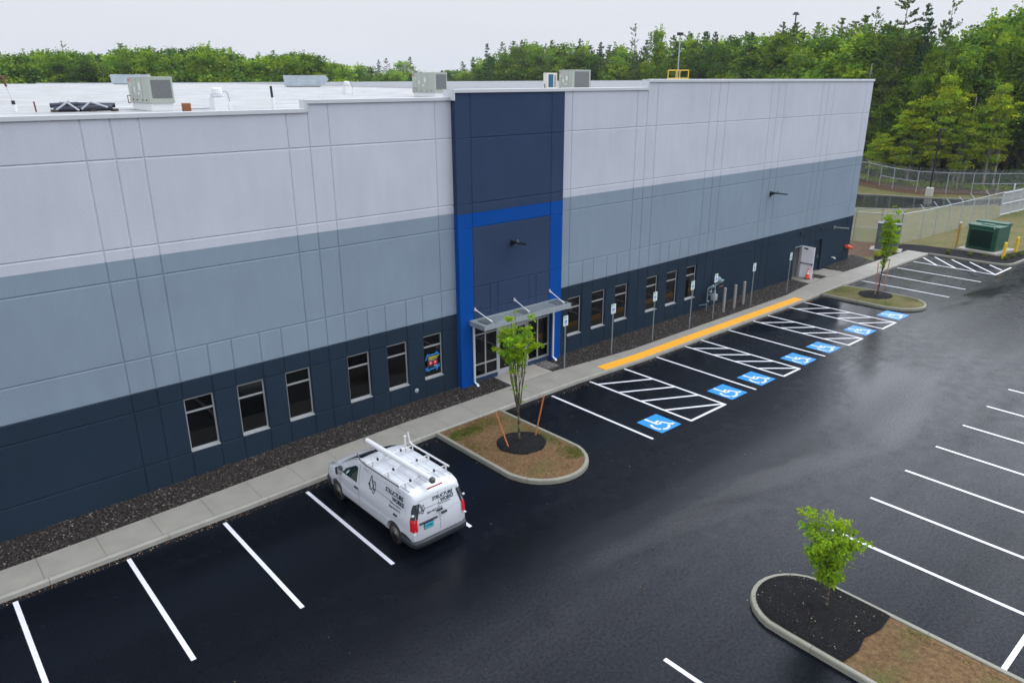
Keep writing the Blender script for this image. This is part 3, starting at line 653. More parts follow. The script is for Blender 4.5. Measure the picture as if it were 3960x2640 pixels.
for z0, z1, mb in ((-.4, 7.70, bl), (7.70, 12.38, nv)):
    mb.quad((TW0, .03, z0), (TW0, TY, z0), (TW0, TY, z1), (TW0, .03, z1)); mb.quad((TW1, TY, z0), (TW1, .03, z0), (TW1, .03, z1), (TW1, TY, z1))
reveal(bl, OPX0, OPX1, -.3, OPT, TY, .12, False)
for k, (mb, m) in walls.items(): B(mb, k, m)
# coping: sloped cap with a drip, returned at every step
cp = MB()
def coping(x0, x1, zt, y0=0.0, ret0=False, ret1=False, cov=.34):
    yo = y0-.055; prof = [(yo, zt-.045), (yo, zt+.075), (yo+.02, zt+.092), (y0+cov, zt+.060), (y0+cov, zt-.06), (y0+.0, zt-.045)]
    n = len(prof)
    cp.add([(x0, a, b_) for a, b_ in prof]+[(x1, a, b_) for a, b_ in prof], [(i, (i+1) % n, n+(i+1) % n, n+i) for i in range(n)]+[tuple(range(n-1, -1, -1)), tuple(range(n, 2*n))])
coping(BX0, 13.76, 11.82); coping(13.72, 19.76, 12.10); coping(19.72, 25.80, 12.38, TY, cov=.60); coping(25.803, 31.67, 12.38); coping(31.63, 56.07, 12.74)
for x, z0, z1 in ((13.72, 11.80, 12.18), (31.63, 12.36, 12.82)): cp.box(x-.004, x+.10, -.058, .342, z0, z1)
for x, z0, z1 in ((19.70, 12.06, 12.46),): cp.box(x-.003, x+.07, -.31, .345, z0, z1)
cp.box(55.74, 56.06, .35, BY, 12.68, 12.83)
for x in (1.0, 4.9, 7.9, 10.9, 16.6, 22.6, 28.4, 35, 38.2, 41.3, 44.5, 47.6, 50.8, 53.9):
    zt = [z for a, b_, z in Z_TOPS if a <= x < b_][0]; yy = TY if TW0 < x < TW1 else 0
    cp.box(x-.009, x+.009, yy-.062, yy-.05, zt-.048, zt+.079)
B(cp, 'coping', M_COPE)
# roof
def roof_z(x, y): return 11.45 + .0107*y
def roof_mat():
    m = bpy.data.materials.new('white_roof_membrane'); m.use_nodes = True; t = m.node_tree; b = t.nodes['Principled BSDF']; b.inputs['Roughness'].default_value = .5
    b.inputs['Specular IOR Level'].default_value = .12
    g = t.nodes.new('ShaderNodeTexCoord'); mp = t.nodes.new('ShaderNodeMapping'); mp.inputs['Scale'].default_value = (.35, 1.1, 1); mp.inputs['Rotation'].default_value = (0, 0, .7); t.links.new(g.outputs['Object'], mp.inputs[0])
    n = t.nodes.new('ShaderNodeTexNoise'); n.inputs['Scale'].default_value = 2.2; n.inputs['Detail'].default_value = 5; t.links.new(mp.outputs[0], n.inputs['Vector'])
    bp = t.nodes.new('ShaderNodeBump'); bp.inputs['Strength'].default_value = 1.0; bp.inputs['Distance'].default_value = .35; t.links.new(n.outputs[0], bp.inputs['Height']); t.links.new(bp.outputs[0], b.inputs['Normal'])
    w = t.nodes.new('ShaderNodeTexNoise'); w.inputs['Scale'].default_value = 1.1; w.inputs['Detail'].default_value = 6; t.links.new(mp.outputs[0], w.inputs['Vector'])
    r = t.nodes.new('ShaderNodeMapRange'); r.inputs[1].default_value = .3; r.inputs[2].default_value = .7; r.inputs[3].default_value = .20; r.inputs[4].default_value = .40; t.links.new(w.outputs[0], r.inputs[0])
    t.links.new(r.outputs[0], b.inputs['Base Color']); return m
M_ROOF = roof_mat()
rf = MB(); nx, ny = 12, 16
for i in range(nx):
    for j in range(ny):
        xa, xb = BX0+(BX1-BX0)*i/nx, BX0+(BX1-BX0)*(i+1)/nx; ya, yb = .3+(BY-.3)*j/ny, .3+(BY-.3)*(j+1)/ny
        rf.quad((xa, ya, roof_z(xa, ya)), (xb, ya, roof_z(xb, ya)), (xb, yb, roof_z(xb, yb)), (xa, yb, roof_z(xa, yb)))
B(rf, 'roof', M_ROOF)
pi = MB()   # parapet insides and the far and side upstands
for x0, x1, zt in Z_TOPS: pi.quad((x1, .335, 11.3), (x0, .335, 11.3), (x0, .335, zt+.05), (x1, .335, zt+.05))
pi.box(55.72, 55.95, .34, BY, 11.4, 12.75)
pi.box(BX0, 26.2, BY-.4, BY, 12.2, 12.70); pi.box(26.2, 55.7, BY-.4, BY, 12.2, 12.80)
B(pi, 'parapet_lining', mat('white_parapet_membrane', (.56, .57, .59), .4))

# windows: frame > pane, sill
for i, (a, b_) in enumerate(WINS):
    fr = MB(); y0, y1 = .115, .165; t_ = .055
    fr.box(a, a+t_, y0, y1, WZ0+.09, WZ1-.03); fr.box(b_-t_, b_, y0, y1, WZ0+.09, WZ1-.03)
    fr.box(a, b_, y0+.002, y1, WZ1-.08, WZ1-.02); fr.box(a+t_, b_-t_, y0+.002, y1, 2.33, 2.395); fr.box(a, b_, y0-.004, y1, WZ0+.03, WZ0+.095)
    f = B(fr, 'window', M_ALU)
    s_ = MB(); s_.box(a+.01, b_-.01, -.012, y0-.006, WZ0+.004, WZ0+.04); B(s_, 'sill', M_ALU, f)
    p = MB(); p.box(a+t_, b_-t_, .135, .145, WZ0+.095, 2.33); p.box(a+t_, b_-t_, .135, .145, 2.395, WZ1-.08); B(p, 'pane', M_GLASS, f)
# storefront
SY = 0.0
for a, b_ in ((OPX0, 21.96), (23.82, OPX1)): kw = MB(); kw.box(a, b_, SY-.08, .12, -.3, .33, .008); B(kw, 'knee_wall', M_NAVY)
sf = MB(); T_ = .06
def mull(x, z0, z1, w=T_, d=0): sf.box(x-w/2, x+w/2, SY-.045-d, SY+.06, z0, z1)
def rail(x0, x1, z, h=T_, d=.002): sf.box(x0, x1, SY-.045+d, SY+.058, z-h/2, z+h/2)
for x in (20.60, 21.29, 24.45, 25.15): mull(x, .33, OPT)
mull(21.99, .14, OPT, .10, .004); mull(23.81, .14, OPT, .10, .004)
for a, b_ in ((20.55, 21.95), (23.86, 25.2)): rail(a, b_, .385, .09); rail(a, b_, .96); rail(a, b_, 2.34); rail(a, b_, OPT-.04)
rail(22.04, 23.76, 2.36, .09); rail(22.04, 23.76, OPT-.04)
st = B(sf, 'storefront', M_ALU)
p = MB(); p.box(20.62, 21.95, SY, SY+.012, .42, OPT-.05); p.box(23.85, 25.14, SY, SY+.012, .42, OPT-.05); p.box(22.04, 23.76, SY, SY+.012, 2.40, OPT-.05); B(p, 'pane', M_GLASS, st)
for x0, x1, hx in ((22.05, 22.895, 22.80), (22.905, 23.75, 23.0)):
    d = MB(); w = .075
    d.box(x0, x0+w, SY-.03, SY+.03, .165, 2.31); d.box(x1-w, x1, SY-.03, SY+.03, .165, 2.31); d.box(x0+w, x1-w, SY-.028, SY+.03, 2.22, 2.31); d.box(x0+w, x1-w, SY-.028, SY+.03, .165, .42)
    dd = B(d, 'door', M_ALU); g_ = MB(); g_.box(x0+w, x1-w, SY-.004, SY+.008, .42, 2.22); B(g_, 'pane', M_GLASS, dd)
    h = MB(); h.tube([(hx, SY-.03, .95), (hx, SY-.09, .95), (hx, SY-.09, 1.5), (hx, SY-.03, 1.5)], .014); B(h, 'handle', M_ALU, dd)
# canopy over the entrance: channel frame, fins, hanger rods
cn = MB(); X0, X1, Y0, Y1, ZB, ZT = 20.24, 25.36, -1.29, -.27, 2.96, 3.16
cn.box(X0, X1, Y0, Y0+.05, ZB, ZT); cn.box(X0, X0+.05, Y0+.05, Y1, ZB, ZT); cn.box(X1-.05, X1, Y0+.05, Y1, ZB, ZT); cn.box(X0, X1, Y1-.03, Y1+.01, ZB+.003, ZT-.01)
for a, b_, c_, d_ in ((X0-.006, X1+.006, Y0-.006, Y0+.09), (X0-.006, X0+.08, Y0+.09, Y1), (X1-.08, X1+.006, Y0+.09, Y1), (X0+.08, X1-.08, Y1-.05, Y1+.012)): cn.box(a, b_, c_, d_, ZT, ZT+.012)
ca = B(cn, 'canopy', M_GALV)
dk = MB(); x = X0+.08     # corrugated deck, ribs front to back
while x < X1-.1:
    dk.add([(x, Y0+.09, ZT-.10), (x+.10, Y0+.09, ZT-.10), (x+.135, Y0+.09, ZT-.05), (x+.175, Y0+.09, ZT-.05), (x+.205, Y0+.09, ZT-.10), (x, Y1-.05, ZT-.085), (x+.10, Y1-.05, ZT-.085), (x+.135, Y1-.05, ZT-.035), (x+.175, Y1-.05, ZT-.035), (x+.205, Y1-.05, ZT-.085)], [(i, i+1, i+6, i+5) for i in range(4)]); x += .205
B(dk, 'canopy_deck', mat('canopy_deck', (.33, .37, .39), .45, .4), ca)
for x in (20.75, 22.85, 24.92): rc = MB(); rc.box(x-.12, x+.28, Y0+.16, Y1-.12, ZT-.06, ZT-.02); B(rc, 'hanger_plate', mat('hanger_plate', (.13, .15, .16), .5, .3), ca)
for xw, xc in ((20.56, 20.85), (22.80, 22.98), (24.98, 25.12)):
    r_ = MB(); a = Vector((xw, TY-.03, 3.62)); b_ = Vector((xc, Y0+.24, ZT+.03)); r_.cyl(a, b_, .019, n=8); r_.box(xw-.035, xw+.035, TY-.03, TY-.001, 3.54, 3.69)
    d = (b_-a).normalized(); r_.cyl(b_-d*.16, b_, .034, n=8); r_.cyl(a, a+d*.12, .03, n=8); r_.box(xc-.035, xc+.035, Y0+.20, Y0+.30, ZT-.02, ZT+.05); B(r_, 'hanger_rod', mat('brushed_rod', (.62, .62, .64), .35, .5), ca)
for x in (20.43, 25.19):
    d = MB(); y = TY-.075; d.box(x-.042, x+.042, y-.035, y+.035, .34, 2.95, .008)
    d.add([(x-.042, y-.035, .34), (x+.042, y-.035, .34), (x+.042, y+.035, .34), (x-.042, y+.035, .34), (x-.03, y-.22, .19), (x+.09, y-.22, .19), (x+.09, y-.17, .27), (x-.03, y-.17, .27)], [(0, 1, 5, 4), (1, 2, 6, 5), (2, 3, 7, 6), (3, 0, 4, 7), (4, 5, 6, 7)])
    B(d, 'downspout', mat('pale_downspout', (.52, .56, .60), .4, .1))
# wall lamps: bracket arm with a slim blade head reaching out over the lot
def wall_lamp(x, z, y=0.0, s=1.0):
    a = MB(); a.box(x-.09*s, x+.09*s, y-.04, y, z-.20*s, z+.16*s, .01); a.add([(x-.04, y-.04, z+.13*s), (x+.04, y-.04, z+.13*s), (x+.04, y-.04, z-.14*s), (x-.04, y-.04, z-.14*s), (x-.04, y-.36*s, z+.10*s), (x+.04, y-.36*s, z+.10*s), (x+.04, y-.36*s, z+.03*s), (x-.04, y-.36*s, z+.03*s)], [(0, 1, 5, 4), (1, 2, 6, 5), (2, 3, 7, 6), (3, 0, 4, 7)])
    o = B(a, 'wall_lamp', M_BLACK); h = MB(); q = [(-.30, .05, 0), (-.42, .12, .01), (-.75, .155, .02), (-1.0, .13, .02), (-1.14, .05, .015), (-1.2, .015, .01)]
    vs = []; 
    for dy, hw, dz in q: vs += [(x-hw*s, y+dy*s, z+(.02+dz)*s), (x+hw*s, y+dy*s, z+(.02+dz)*s), (x+hw*s, y+dy*s, z+(.115-dz*1.2)*s), (x-hw*s, y+dy*s, z+(.115-dz*1.2)*s)]
    n = len(q); h.add(vs, [(4*i+j, 4*i+(j+1) % 4, 4*(i+1)+(j+1) % 4, 4*(i+1)+j) for i in range(n-1) for j in range(4)]+[(3, 2, 1, 0), (4*n-4, 4*n-3, 4*n-2, 4*n-1)])
    B(h, 'lamp_head', M_BLACK, o); k = MB(); k.cyl((x, y-.5*s, z+.1*s), (x, y-.5*s, z+.22*s), .035, n=8); B(k, 'photocell', mat('photocell', (.12, .2, .22), .4), o)
wall_lamp(22.66, 6.20, TY, .8); wall_lamp(44.05, 6.22, 0, .95)
wb = MB(); wb.cyl((53.18, -.02, 3.0), (53.34, -.95, 3.02), .05, n=8); wb.box(53.1, 53.26, -.03, .0, 2.88, 3.12)
B(wb, 'wall_arm', mat('grey_green_metal', (.22, .26, .23), .5, .3))
for x, z in ((48.45, 3.2), (51.15, 3.2)):
    s_ = MB(); s_.box(x-.06, x+.06, -.05, 0, z-.06, z+.08); s_.cyl((x, -.05, z), (x, -.16, z-.05), .05, n=8); B(s_, 'security_camera', M_BLACK)
# small fixtures on the wall
s_ = MB(); s_.lathe([(.095, 0), (.095, .02), (.075, .035), (.02, .04)], n=18); s_.xf(Matrix.Translation((17.60, 0, .64)) @ Matrix.Rotation(R(90), 4, 'X')); B(s_, 'vent_cap', M_ALU)
s_ = MB(); s_.cyl((53.42, 0, .82), (53.42, -.16, .83), .04, n=10); s_.cyl((53.42, -.14, .83), (53.5, -.24, .74), .055, .045, n=10); B(s_, 'pipe_stub', mat('white_plastic', (.7, .7, .68), .4))
s_ = MB(); s_.cyl((55.35, 0, 1.36), (55.35, -.12, 1.36), .10, n=12); s_.cyl((55.35, -.10, 1.37), (55.62, -.34, 1.24), .14, .10, n=14); s_.cyl((55.62, -.34, 1.24), (55.72, -.42, 1.17), .10, .02, n=14)
B(s_, 'fire_department_cap', mat('orange_red_cover', (.75, .07, .02), .45))
# side doorway with the white door standing open, and the closed navy door in its recess
d0, d1, z0, z1 = DOORS[0]
r_ = MB(); reveal(r_, d0, d1, z0, z1, 0, .30, False); B(r_, 'door_reveal', mat('grey_reveal', (.17, .18, .19), .7))
r_ = MB(); r_.quad((d0, 2.0, z0), (d1, 2.0, z0), (d1, 2.0, z1), (d0, 2.0, z1)); r_.quad((d0, .3, z0), (d0, 2, z0), (d0, 2, z1), (d0, .3, z1)); r_.quad((d1, 2, z0), (d1, .3, z0), (d1, .3, z1), (d1, 2, z1)); r_.quad((d0, .3, z1), (d0, 2, z1), (d1, 2, z1), (d1, .3, z1)); r_.quad((d0, 0, z0+.002), (d1, 0, z0+.002), (d1, 2, z0+.002), (d0, 2, z0+.002))
B(r_, 'hallway', mat('dim_hallway', (.25, .25, .26), .8))
fr = MB(); fr.box(d0, d0+.05, .02, .14, z0, z1-.05); fr.box(d1-.05, d1, -.01, .14, z0, z1-.05); fr.box(d0, d1, .0, .14, z1-.05, z1); B(fr, 'door_frame', M_ALU)
M_DOORW = mat('white_steel_door', (.80, .79, .83), .45, noise=(2, .04))
Md = Matrix.Translation((d1+.03, -.02, 0)) @ Matrix.Rotation(R(-95), 4, 'Z')
dr_ = MB(); dr_.box(0, .93, -.022, .022, z0+.015, z1-.02, .004, M=Md); dw = B(dr_, 'side_door', M_DOORW)
h = MB(); h.box(.06, .88, -.075, -.045, 1.13, 1.18, M=Md); h.box(.84, .90, -.08, -.022, 1.08, 1.22, M=Md); h.box(.05, .10, -.08, -.022, 1.10, 1.20, M=Md); B(h, 'panic_bar', mat('dark_panic_bar', (.09, .085, .12), .4, .4), dw)
h = MB(); h.box(.16, .44, -.07, -.022, 2.12, 2.19, M=Md); B(h, 'door_closer', M_BLACK, dw)
h = MB(); h.cyl(Md @ Vector((.9, .02, z0+.5)), Md @ Vector((.98, .22, z0+.02)), .018, n=6); h.box(.80, 1.02, .18, .30, z0, z0+.04, M=Md); B(h, 'door_stop', M_STEEL, dw)
d0, d1, z0, z1 = DOORS[1]
r_ = MB(); reveal(r_, d0, d1, z0, z1, 0, .22, False); B(r_, 'door_reveal', M_DARK)
r_ = MB(); r_.box(d0+.05, d1-.05, .16, .20, z0, z1-.04); r_.box(d0, d0+.05, .15, .22, z0, z1); r_.box(d1-.05, d1, .15, .22, z0, z1); dd = B(r_, 'side_door', M_DARK)
h = MB(); h.box(d1-.18, d1-.12, .12, .16, 1.05, 1.25); B(h, 'handle', M_STEEL, dd)
# interior darkness behind nothing: the panes are opaque, so the shell needs no rooms

# ------------------------------------------------------------ poster taped inside the last left window
def text_mesh(txt, size, parent, m, M, name='lettering', sx=1.0, shear=0.0, align='LEFT', bold=0.0, depth=0.0015):
    cu = bpy.data.curves.new(name, 'FONT'); cu.body = txt; cu.size = size; cu.align_x = align; cu.offset = bold; cu.extrude = depth; cu.shear = shear; cu.resolution_u = 2; cu.space_line = .95
    o = bpy.data.objects.new(name+'_src', cu); COL.objects.link(o); dg = bpy.context.evaluated_depsgraph_get(); dg.update()
    me = bpy.data.meshes.new_from_object(o.evaluated_get(dg)); bpy.data.objects.remove(o); me.name = name
    me.transform(M @ Matrix.Diagonal((sx, 1, 1, 1))); me.materials.clear(); me.materials.append(m)
    q = bpy.data.objects.new(name, me); COL.objects.link(q); q.parent = parent; return q
FACE = Matrix.Rotation(R(90), 4, 'X')       # text upright, facing -y
po = empty('poster', (18.555, .128, 1.66), 'black no smoking poster held with blue tape in the window left of the entrance', 'poster')
M_POST = mat('poster_black', (.006, .010, .022), .5)
m_ = MB(); m_.box(-.26, .26, -.002, .002, -.30, .32); m_.build('sheet', M_POST, po)
m_ = MB()
def tape(x0, z0, x1, z1, w=.05):
    a = Vector((x0, z0)); b_ = Vector((x1, z1)); d = (b_-a).normalized(); n = Vector((-d.y, d.x))*w/2
    m_.add([(p.x, -.004-.0005*len(m_.v)/4, p.y) for p in (a+n, a-n, b_-n, b_+n)], [(0, 1, 2, 3)])
tape(-.26, .31, .27, .31); tape(-.36, .10, -.24, .38); tape(.18, .40, .36, .22); m_.build('tape', mat('blue_painter_tape', (.01, .22, .62), .6), po); m_ = MB(); tape(-.26, -.34, .28, -.30); tape(-.36, -.36, -.24, -.20); tape(-.38, -.24, -.2, -.40); tape(.18, -.42, .34, -.16); tape(.16, -.26, .36, -.28)
m_.build('tape', mat('blue_painter_tape', (.01, .22, .62), .6), po)
MY = mat('yellow_print', (.80, .72, .02), .6); MW = mat('white_print', (.85, .85, .85), .6); MRd = mat('red_print', (.60, .01, .03), .6)
text_mesh('NO SMOKING OR\nTOBACCO USE', .075, po, MY, Matrix.Translation((-.22, -.004, .18)) @ FACE, 'yellow_lettering', .86, .2, bold=.002)
text_mesh('ARCO', .06, po, MW, Matrix.Translation((.07, -.004, -.23)) @ FACE, 'white_lettering', bold=.002)
m_ = MB(); m_.box(-.22, .12, -.004, -.003, .062, .072)
m_.build('white_rule', MW, po)
for cx_ in (-.11, .12):
    n = 22; m_ = MB(); m_.add([(cx_+.10*math.cos(2*math.pi*i/n), -.004, -.06+.10*math.sin(2*math.pi*i/n)) for i in range(n)], [tuple(range(n-1, -1, -1))]); m_.build('red_disc', MRd, po)
    w_ = MB(); w_.box(cx_-.05, cx_+.05, -.0055, -.005, -.072, -.055); w_.box(cx_-.006, cx_+.03, -.0057, -.005, -.05, -.01); w_.build('pictogram', MW, po)

# ------------------------------------------------------------ van (local: +y forward, x to its right, origin on the ground under the rear bumper)
VAN = empty('cargo_van', (12.44, -8.73, 0), 'white cargo van with lettering, ladder rack and a long white tube on its roof', 'van', rz=R(.8))
M_VAN = mat('white_van_paint', (.56, .575, .61), .22, coat=.6)
M_TRIM = mat('dark_van_plastic', (.022, .026, .034), .5)
M_VGL = mat('van_glass', (.006, .028, .026), .04, spec=.7)
M_SEAM = mat('panel_gap', (.05, .052, .06), .8)
M_LETT = mat('dark_blue_green_vinyl', (.012, .03, .05), .5)
ST = [(0.0, 1.70, .69, .87, .50), (.035, 1.785, .75, .915, .42), (.12, 1.85, .80, .94, .36), (.38, 1.892, .83, .955, .30), (1.0, 1.905, .84, .962, .26), (1.8, 1.91, .84, .965, .25), (2.5, 1.91, .835, .965, .25), (2.85, 1.89, .82, .965, .25),
      (3.1, 1.845, .80, .965, .25), (3.4, 1.735, .78, .965, .25), (3.7, 1.59, .765, .964, .25), (4.0, 1.425, .765, .96, .25), (4.24, 1.285, .775, .955, .26), (4.45, 1.20, .76, .94, .27), (4.75, 1.105, .71, .915, .28), (4.96, .99, .62, .86, .30), (5.07, .86, .54, .78, .32), (5.12, .70, .48, .70, .36)]
def van_st(y):
    for a, b_ in zip(ST, ST[1:]):
        if y <= b_[0]: k = (y-a[0])/(b_[0]-a[0]); return [a[i]+(b_[i]-a[i])*k for i in range(5)]
    return ST[-1]
def van_prof(y):
    _, zt, wt, w, zb = van_st(y); bl_ = min(1.12, zt-.13); k = min(1, max(.0, (zt-1.2)/.7))
    return [(0, zb), (w-.10, zb), (w-.02, zb+.09), (w, min(.52, zt-.34)), (w, min(.86, zt-.24)), (w-.006, bl_-.02), (w-.022, bl_+.02), (w-.022-(w-.022-wt)*.55, bl_+.02+(zt-.10-bl_-.02)*.62), (wt, zt-.10), (wt-.03, zt-.045), (wt-.10, zt-.008), (wt*.45, zt+.022), (0, zt+.028)]
def warp(p):
    x, y, z = p
    if y < .9 and z > .9: y = y+(z-.9)*.13*(1-max(y, 0)/.9)
    return (x, y, z)
def side_x(y, z):
    pr_ = van_prof(y)
    for (x0, z0), (x1, z1) in zip(pr_[1:], pr_[2:]):
        if z0 <= z <= z1 and z1 > z0: return x0+(x1-x0)*(z-z0)/(z1-z0)
    return pr_[-2][0]
def top_z_van(x, y):
    pr_ = van_prof(y)[8:]
    for (x0, z0), (x1, z1) in zip(pr_, pr_[1:]):
        if x1 <= abs(x) <= x0: return z0+(z1-z0)*(x0-abs(x))/(x0-x1)
    return pr_[0][1]
vb = MB(); ys = sorted(set([s_[0] for s_ in ST]+[.6, 1.4, 2.2])); rings = []
for y in ys:
    pr_ = van_prof(y); ring = [warp((x, y, z)) for x, z in pr_]+[warp((-x, y, z)) for x, z in pr_[-2:0:-1]]; rings.append(ring)
m = len(rings[0]); vs = [p for r_ in rings for p in r_]
vb.add(vs, [(i*m+j, i*m+(j+1) % m, (i+1)*m+(j+1) % m, (i+1)*m+j) for i in range(len(rings)-1) for j in range(m)]+[tuple(range(m)), tuple(range(len(rings)*m-1, (len(rings)-1)*m-1, -1))])
body = vb.build('body', M_VAN, VAN, smooth=True)
bm = bmesh.new(); bm.from_mesh(body.data); bmesh.ops.recalc_face_normals(bm, faces=bm.faces); bm.to_mesh(body.data); bm.free()
cut = MB(); WHY, WHR = (.97, 4.24), .335
for y in WHY: cut.cyl((-1.2, y, WHR+.01), (-.62, y, WHR+.01), .405, n=32); cut.cyl((.62, y, WHR+.01), (1.2, y, WHR+.01), .405, n=32)
co = cut.build('cutter', M_TRIM); md = body.modifiers.new('arches', 'BOOLEAN'); md.object = co; md.operation = 'DIFFERENCE'; md.solver = 'EXACT'
bpy.context.view_layer.update(); co.parent = VAN; bpy.context.view_layer.update()
dg = bpy.context.evaluated_depsgraph_get(); me = bpy.data.meshes.new_from_object(body.evaluated_get(dg)); body.modifiers.clear(); body.data = me; bpy.data.objects.remove(co)
for p_ in me.polygons: p_.use_smooth = True
try: me.set_sharp_from_angle(angle=R(32))
except Exception: pass
def vpatch(name, m_, y0, y1, zlo, zhi, side, off=.006, n=10, k=5, par=None):
    """a skin lying on the body side between two curves zlo(y), zhi(y)"""
    mb = MB(); g_ = []
    for i in range(n+1):
        y = y0+(y1-y0)*i/n
        for j in range(k+1):
            z = zlo(y)+(zhi(y)-zlo(y))*j/k; g_.append(warp((side*(side_x(y, z)+off), y, z)))
    mb.add(g_, [(i*(k+1)+j, (i+1)*(k+1)+j, (i+1)*(k+1)+j+1, i*(k+1)+j+1) for i in range(n) for j in range(k)])
    return mb.build(name, m_, par or VAN, smooth=True)
def vline(mb, pts, side, w=.014, off=.004):
    for (ya, za), (yb, zb_) in zip(pts, pts[1:]):
        d = Vector((yb-ya, zb_-za)).normalized(); nx_, nz_ = -d.y*w/2, d.x*w/2; n = max(1, int(math.dist((ya, za), (yb, zb_))/.18))
        for i in range(n):
            q = [(ya+(yb-ya)*t/n, za+(zb_-za)*t/n) for t in (i, i+1)]
            mb.add([warp((side*(side_x(y+sy*nx_, z+sy*nz_)+off), y+sy*nx_, z+sy*nz_)) for (y, z), sy in ((q[0], -1), (q[1], -1), (q[1], 1), (q[0], 1))], [(0, 1, 2, 3)])
QT = mat('quarter_trim', (.022, .026, .034), .55)
for s_ in (-1, 1):
    vpatch('quarter_trim', QT, .12, .60, lambda y: van_st(y)[4]+.02, lambda y: .60-.12*max(0, .35-y)/.35, s_, .009)
    door = vpatch('front_door', M_VAN, 2.88, 3.92, lambda y: .40, lambda y: 1.13, s_, .003)
    vpatch('door_glass', M_VGL, 2.97, 4.02, lambda y: 1.165, lambda y: min(1.655, 1.655-max(0, y-3.12)*.54)-.10*max(0, 3.02-y)/.05*.3, s_, .007, n=16, par=None).parent = VAN
    mb = MB(); vline(mb, [(2.86, 1.78), (2.86, .38), (3.86, .38), (3.98, .62), (3.99, 1.10), (4.14, 1.17)], s_); mb.build('door_seam', M_SEAM, VAN)
    mb = MB(); vline(mb, [(2.70, 1.72), (1.45, 1.74), (.45, 1.70), (.34, 1.2)], s_, .008); vline(mb, [(2.70, 1.72), (2.70, 1.22)], s_, .008); mb.build('panel_crease', mat('crease_shade', (.35, .36, .39), .6), VAN)  # pressed creases drawn as flat grey lines, their shade put into the colour
    mb = MB(); vline(mb, [(1.42, .62), (2.8, .58)], s_, .010); mb.build('lower_crease', mat('crease_shade', (.35, .36, .39), .6), VAN)
    for y, z in ((2.99, 1.00), (.86, 1.02)):
        mb = MB(); x = side_x(y, z); mb.box(min(s_*(x-.01), s_*(x+.035)), max(s_*(x-.01), s_*(x+.035)), y-.09, y+.09, z-.022, z+.028, .012); mb.build('door_handle', M_TRIM, VAN)
    mi = MB(); x = side_x(3.9, 1.2); mi.box(min(s_*x, s_*(x+.22)), max(s_*x, s_*(x+.22)), 3.86, 3.98, 1.12, 1.36, .035); mr_ = mi.build('side_mirror', M_TRIM, VAN, smooth=True)
    mi = MB(); mi.box(min(s_*(x+.03), s_*(x+.20)), max(s_*(x+.03), s_*(x+.20)), 3.852, 3.86, 1.15, 1.33); mi.build('mirror_glass', mat('mirror', (.5, .5, .52), .05, .9), mr_)
    vpatch('sill_trim', M_TRIM, 1.42, 3.80, lambda y: van_st(y)[4]+.085, lambda y: .385, s_, .01)
    hl = MB(); hl.add([(s_*.52, 5.075, .80), (s_*.80, 4.96, .78), (s_*.885, 4.78, .86), (s_*.88, 4.72, 1.0), (s_*.78, 4.95, .97), (s_*.55, 5.05, .93)], [(0, 1, 2, 3, 4, 5)] if s_ > 0 else [(5, 4, 3, 2, 1, 0)])
    hl.xf(Matrix.Translation((s_*.012, .02, .008))); hl.build('headlight', mat('headlight', (.25, .26, .28), .1, spec=.8), VAN)
    # tail light: dark upper, red lower, wrapping the corner
    tl = MB(); tu = MB()
    def corner(mb, z0, z1, m_k, off=.008):
        P0 = []; n = 5
        for i in range(n+1):
            z = z0+(z1-z0)*i/n; tp = max(0, (z-1.45)/.32); yb = .15*(1-tp*.85) if z < 1.18 else .11*(1-tp*.85)
            P0.append([warp((s_*(side_x(yb, z)+off), yb, z)), warp((s_*(side_x(.035, z)+off), .025, z)), warp((s_*(side_x(.0, z)-.02), -off, z)), warp((s_*(side_x(.0, z)-.02-.06*(1-tp*.8)), -off, z))])
        vs = [p for r_ in P0 for p in r_]; mb.add(vs, [(4*i+j, 4*i+j+1, 4*(i+1)+j+1, 4*(i+1)+j) for i in range(n) for j in range(3)])
    corner(tl, .80, 1.17, 0); corner(tu, 1.172, 1.60, 0, .007)
    tl.build('tail_light', mat('red_tail_lens', (.55, .012, .02), .18, spec=.6), VAN, smooth=True); tu.build('corner_trim', M_TRIM, VAN, smooth=True)
    for z in (.735, 1.32):
        hb = MB(); hb.box(*(sorted((s_*.86, s_*.935))), -.022, .03, z-.022, z+.022, .004); hb.v = [warp(p) for p in hb.v]; hb.build('hinge', M_VAN, VAN)
# wheels
for y in WHY:
    for s_ in (-1, 1):
        w_ = MB(); xo = .945
        w_.lathe([(.15, -.11), (.235, -.115), (.315, -.10), (.335, -.06), (.335, .06), (.315, .10), (.235, .115)], n=32); w_.xf(Matrix.Translation((s_*(xo-.115), y, WHR)) @ Matrix.Rotation(R(90)*s_, 4, 'Y'))
        wh = w_.build('wheel', M_RUBBER, VAN, smooth=True)
        r_ = MB(); r_.lathe([(.235, .116), (.215, .112), (.205, .085), (.12, .080), (.09, .092), (.055, .097)], n=28); 
        r_.xf(Matrix.Translation((s_*(xo-.115), y, WHR)) @ Matrix.Rotation(R(90)*s_, 4, 'Y')); ri = r_.build('rim', mat('grey_steel_wheel', (.17, .16, .145), .45, .4), wh, smooth=True)
        r_ = MB()
        for k in range(14):
            a = 2*math.pi*k/14; r_.box(-.017, .017, -.014, .014, -.004, .004, M=Matrix.Translation((s_*(xo-.031), y+.163*math.cos(a), WHR+.163*math.sin(a))) @ Matrix.Rotation(R(90)*s_, 4, 'Y') @ Matrix.Translation((0, 0, 0)))
        r_.build('wheel_slot', M_BLACK, wh)
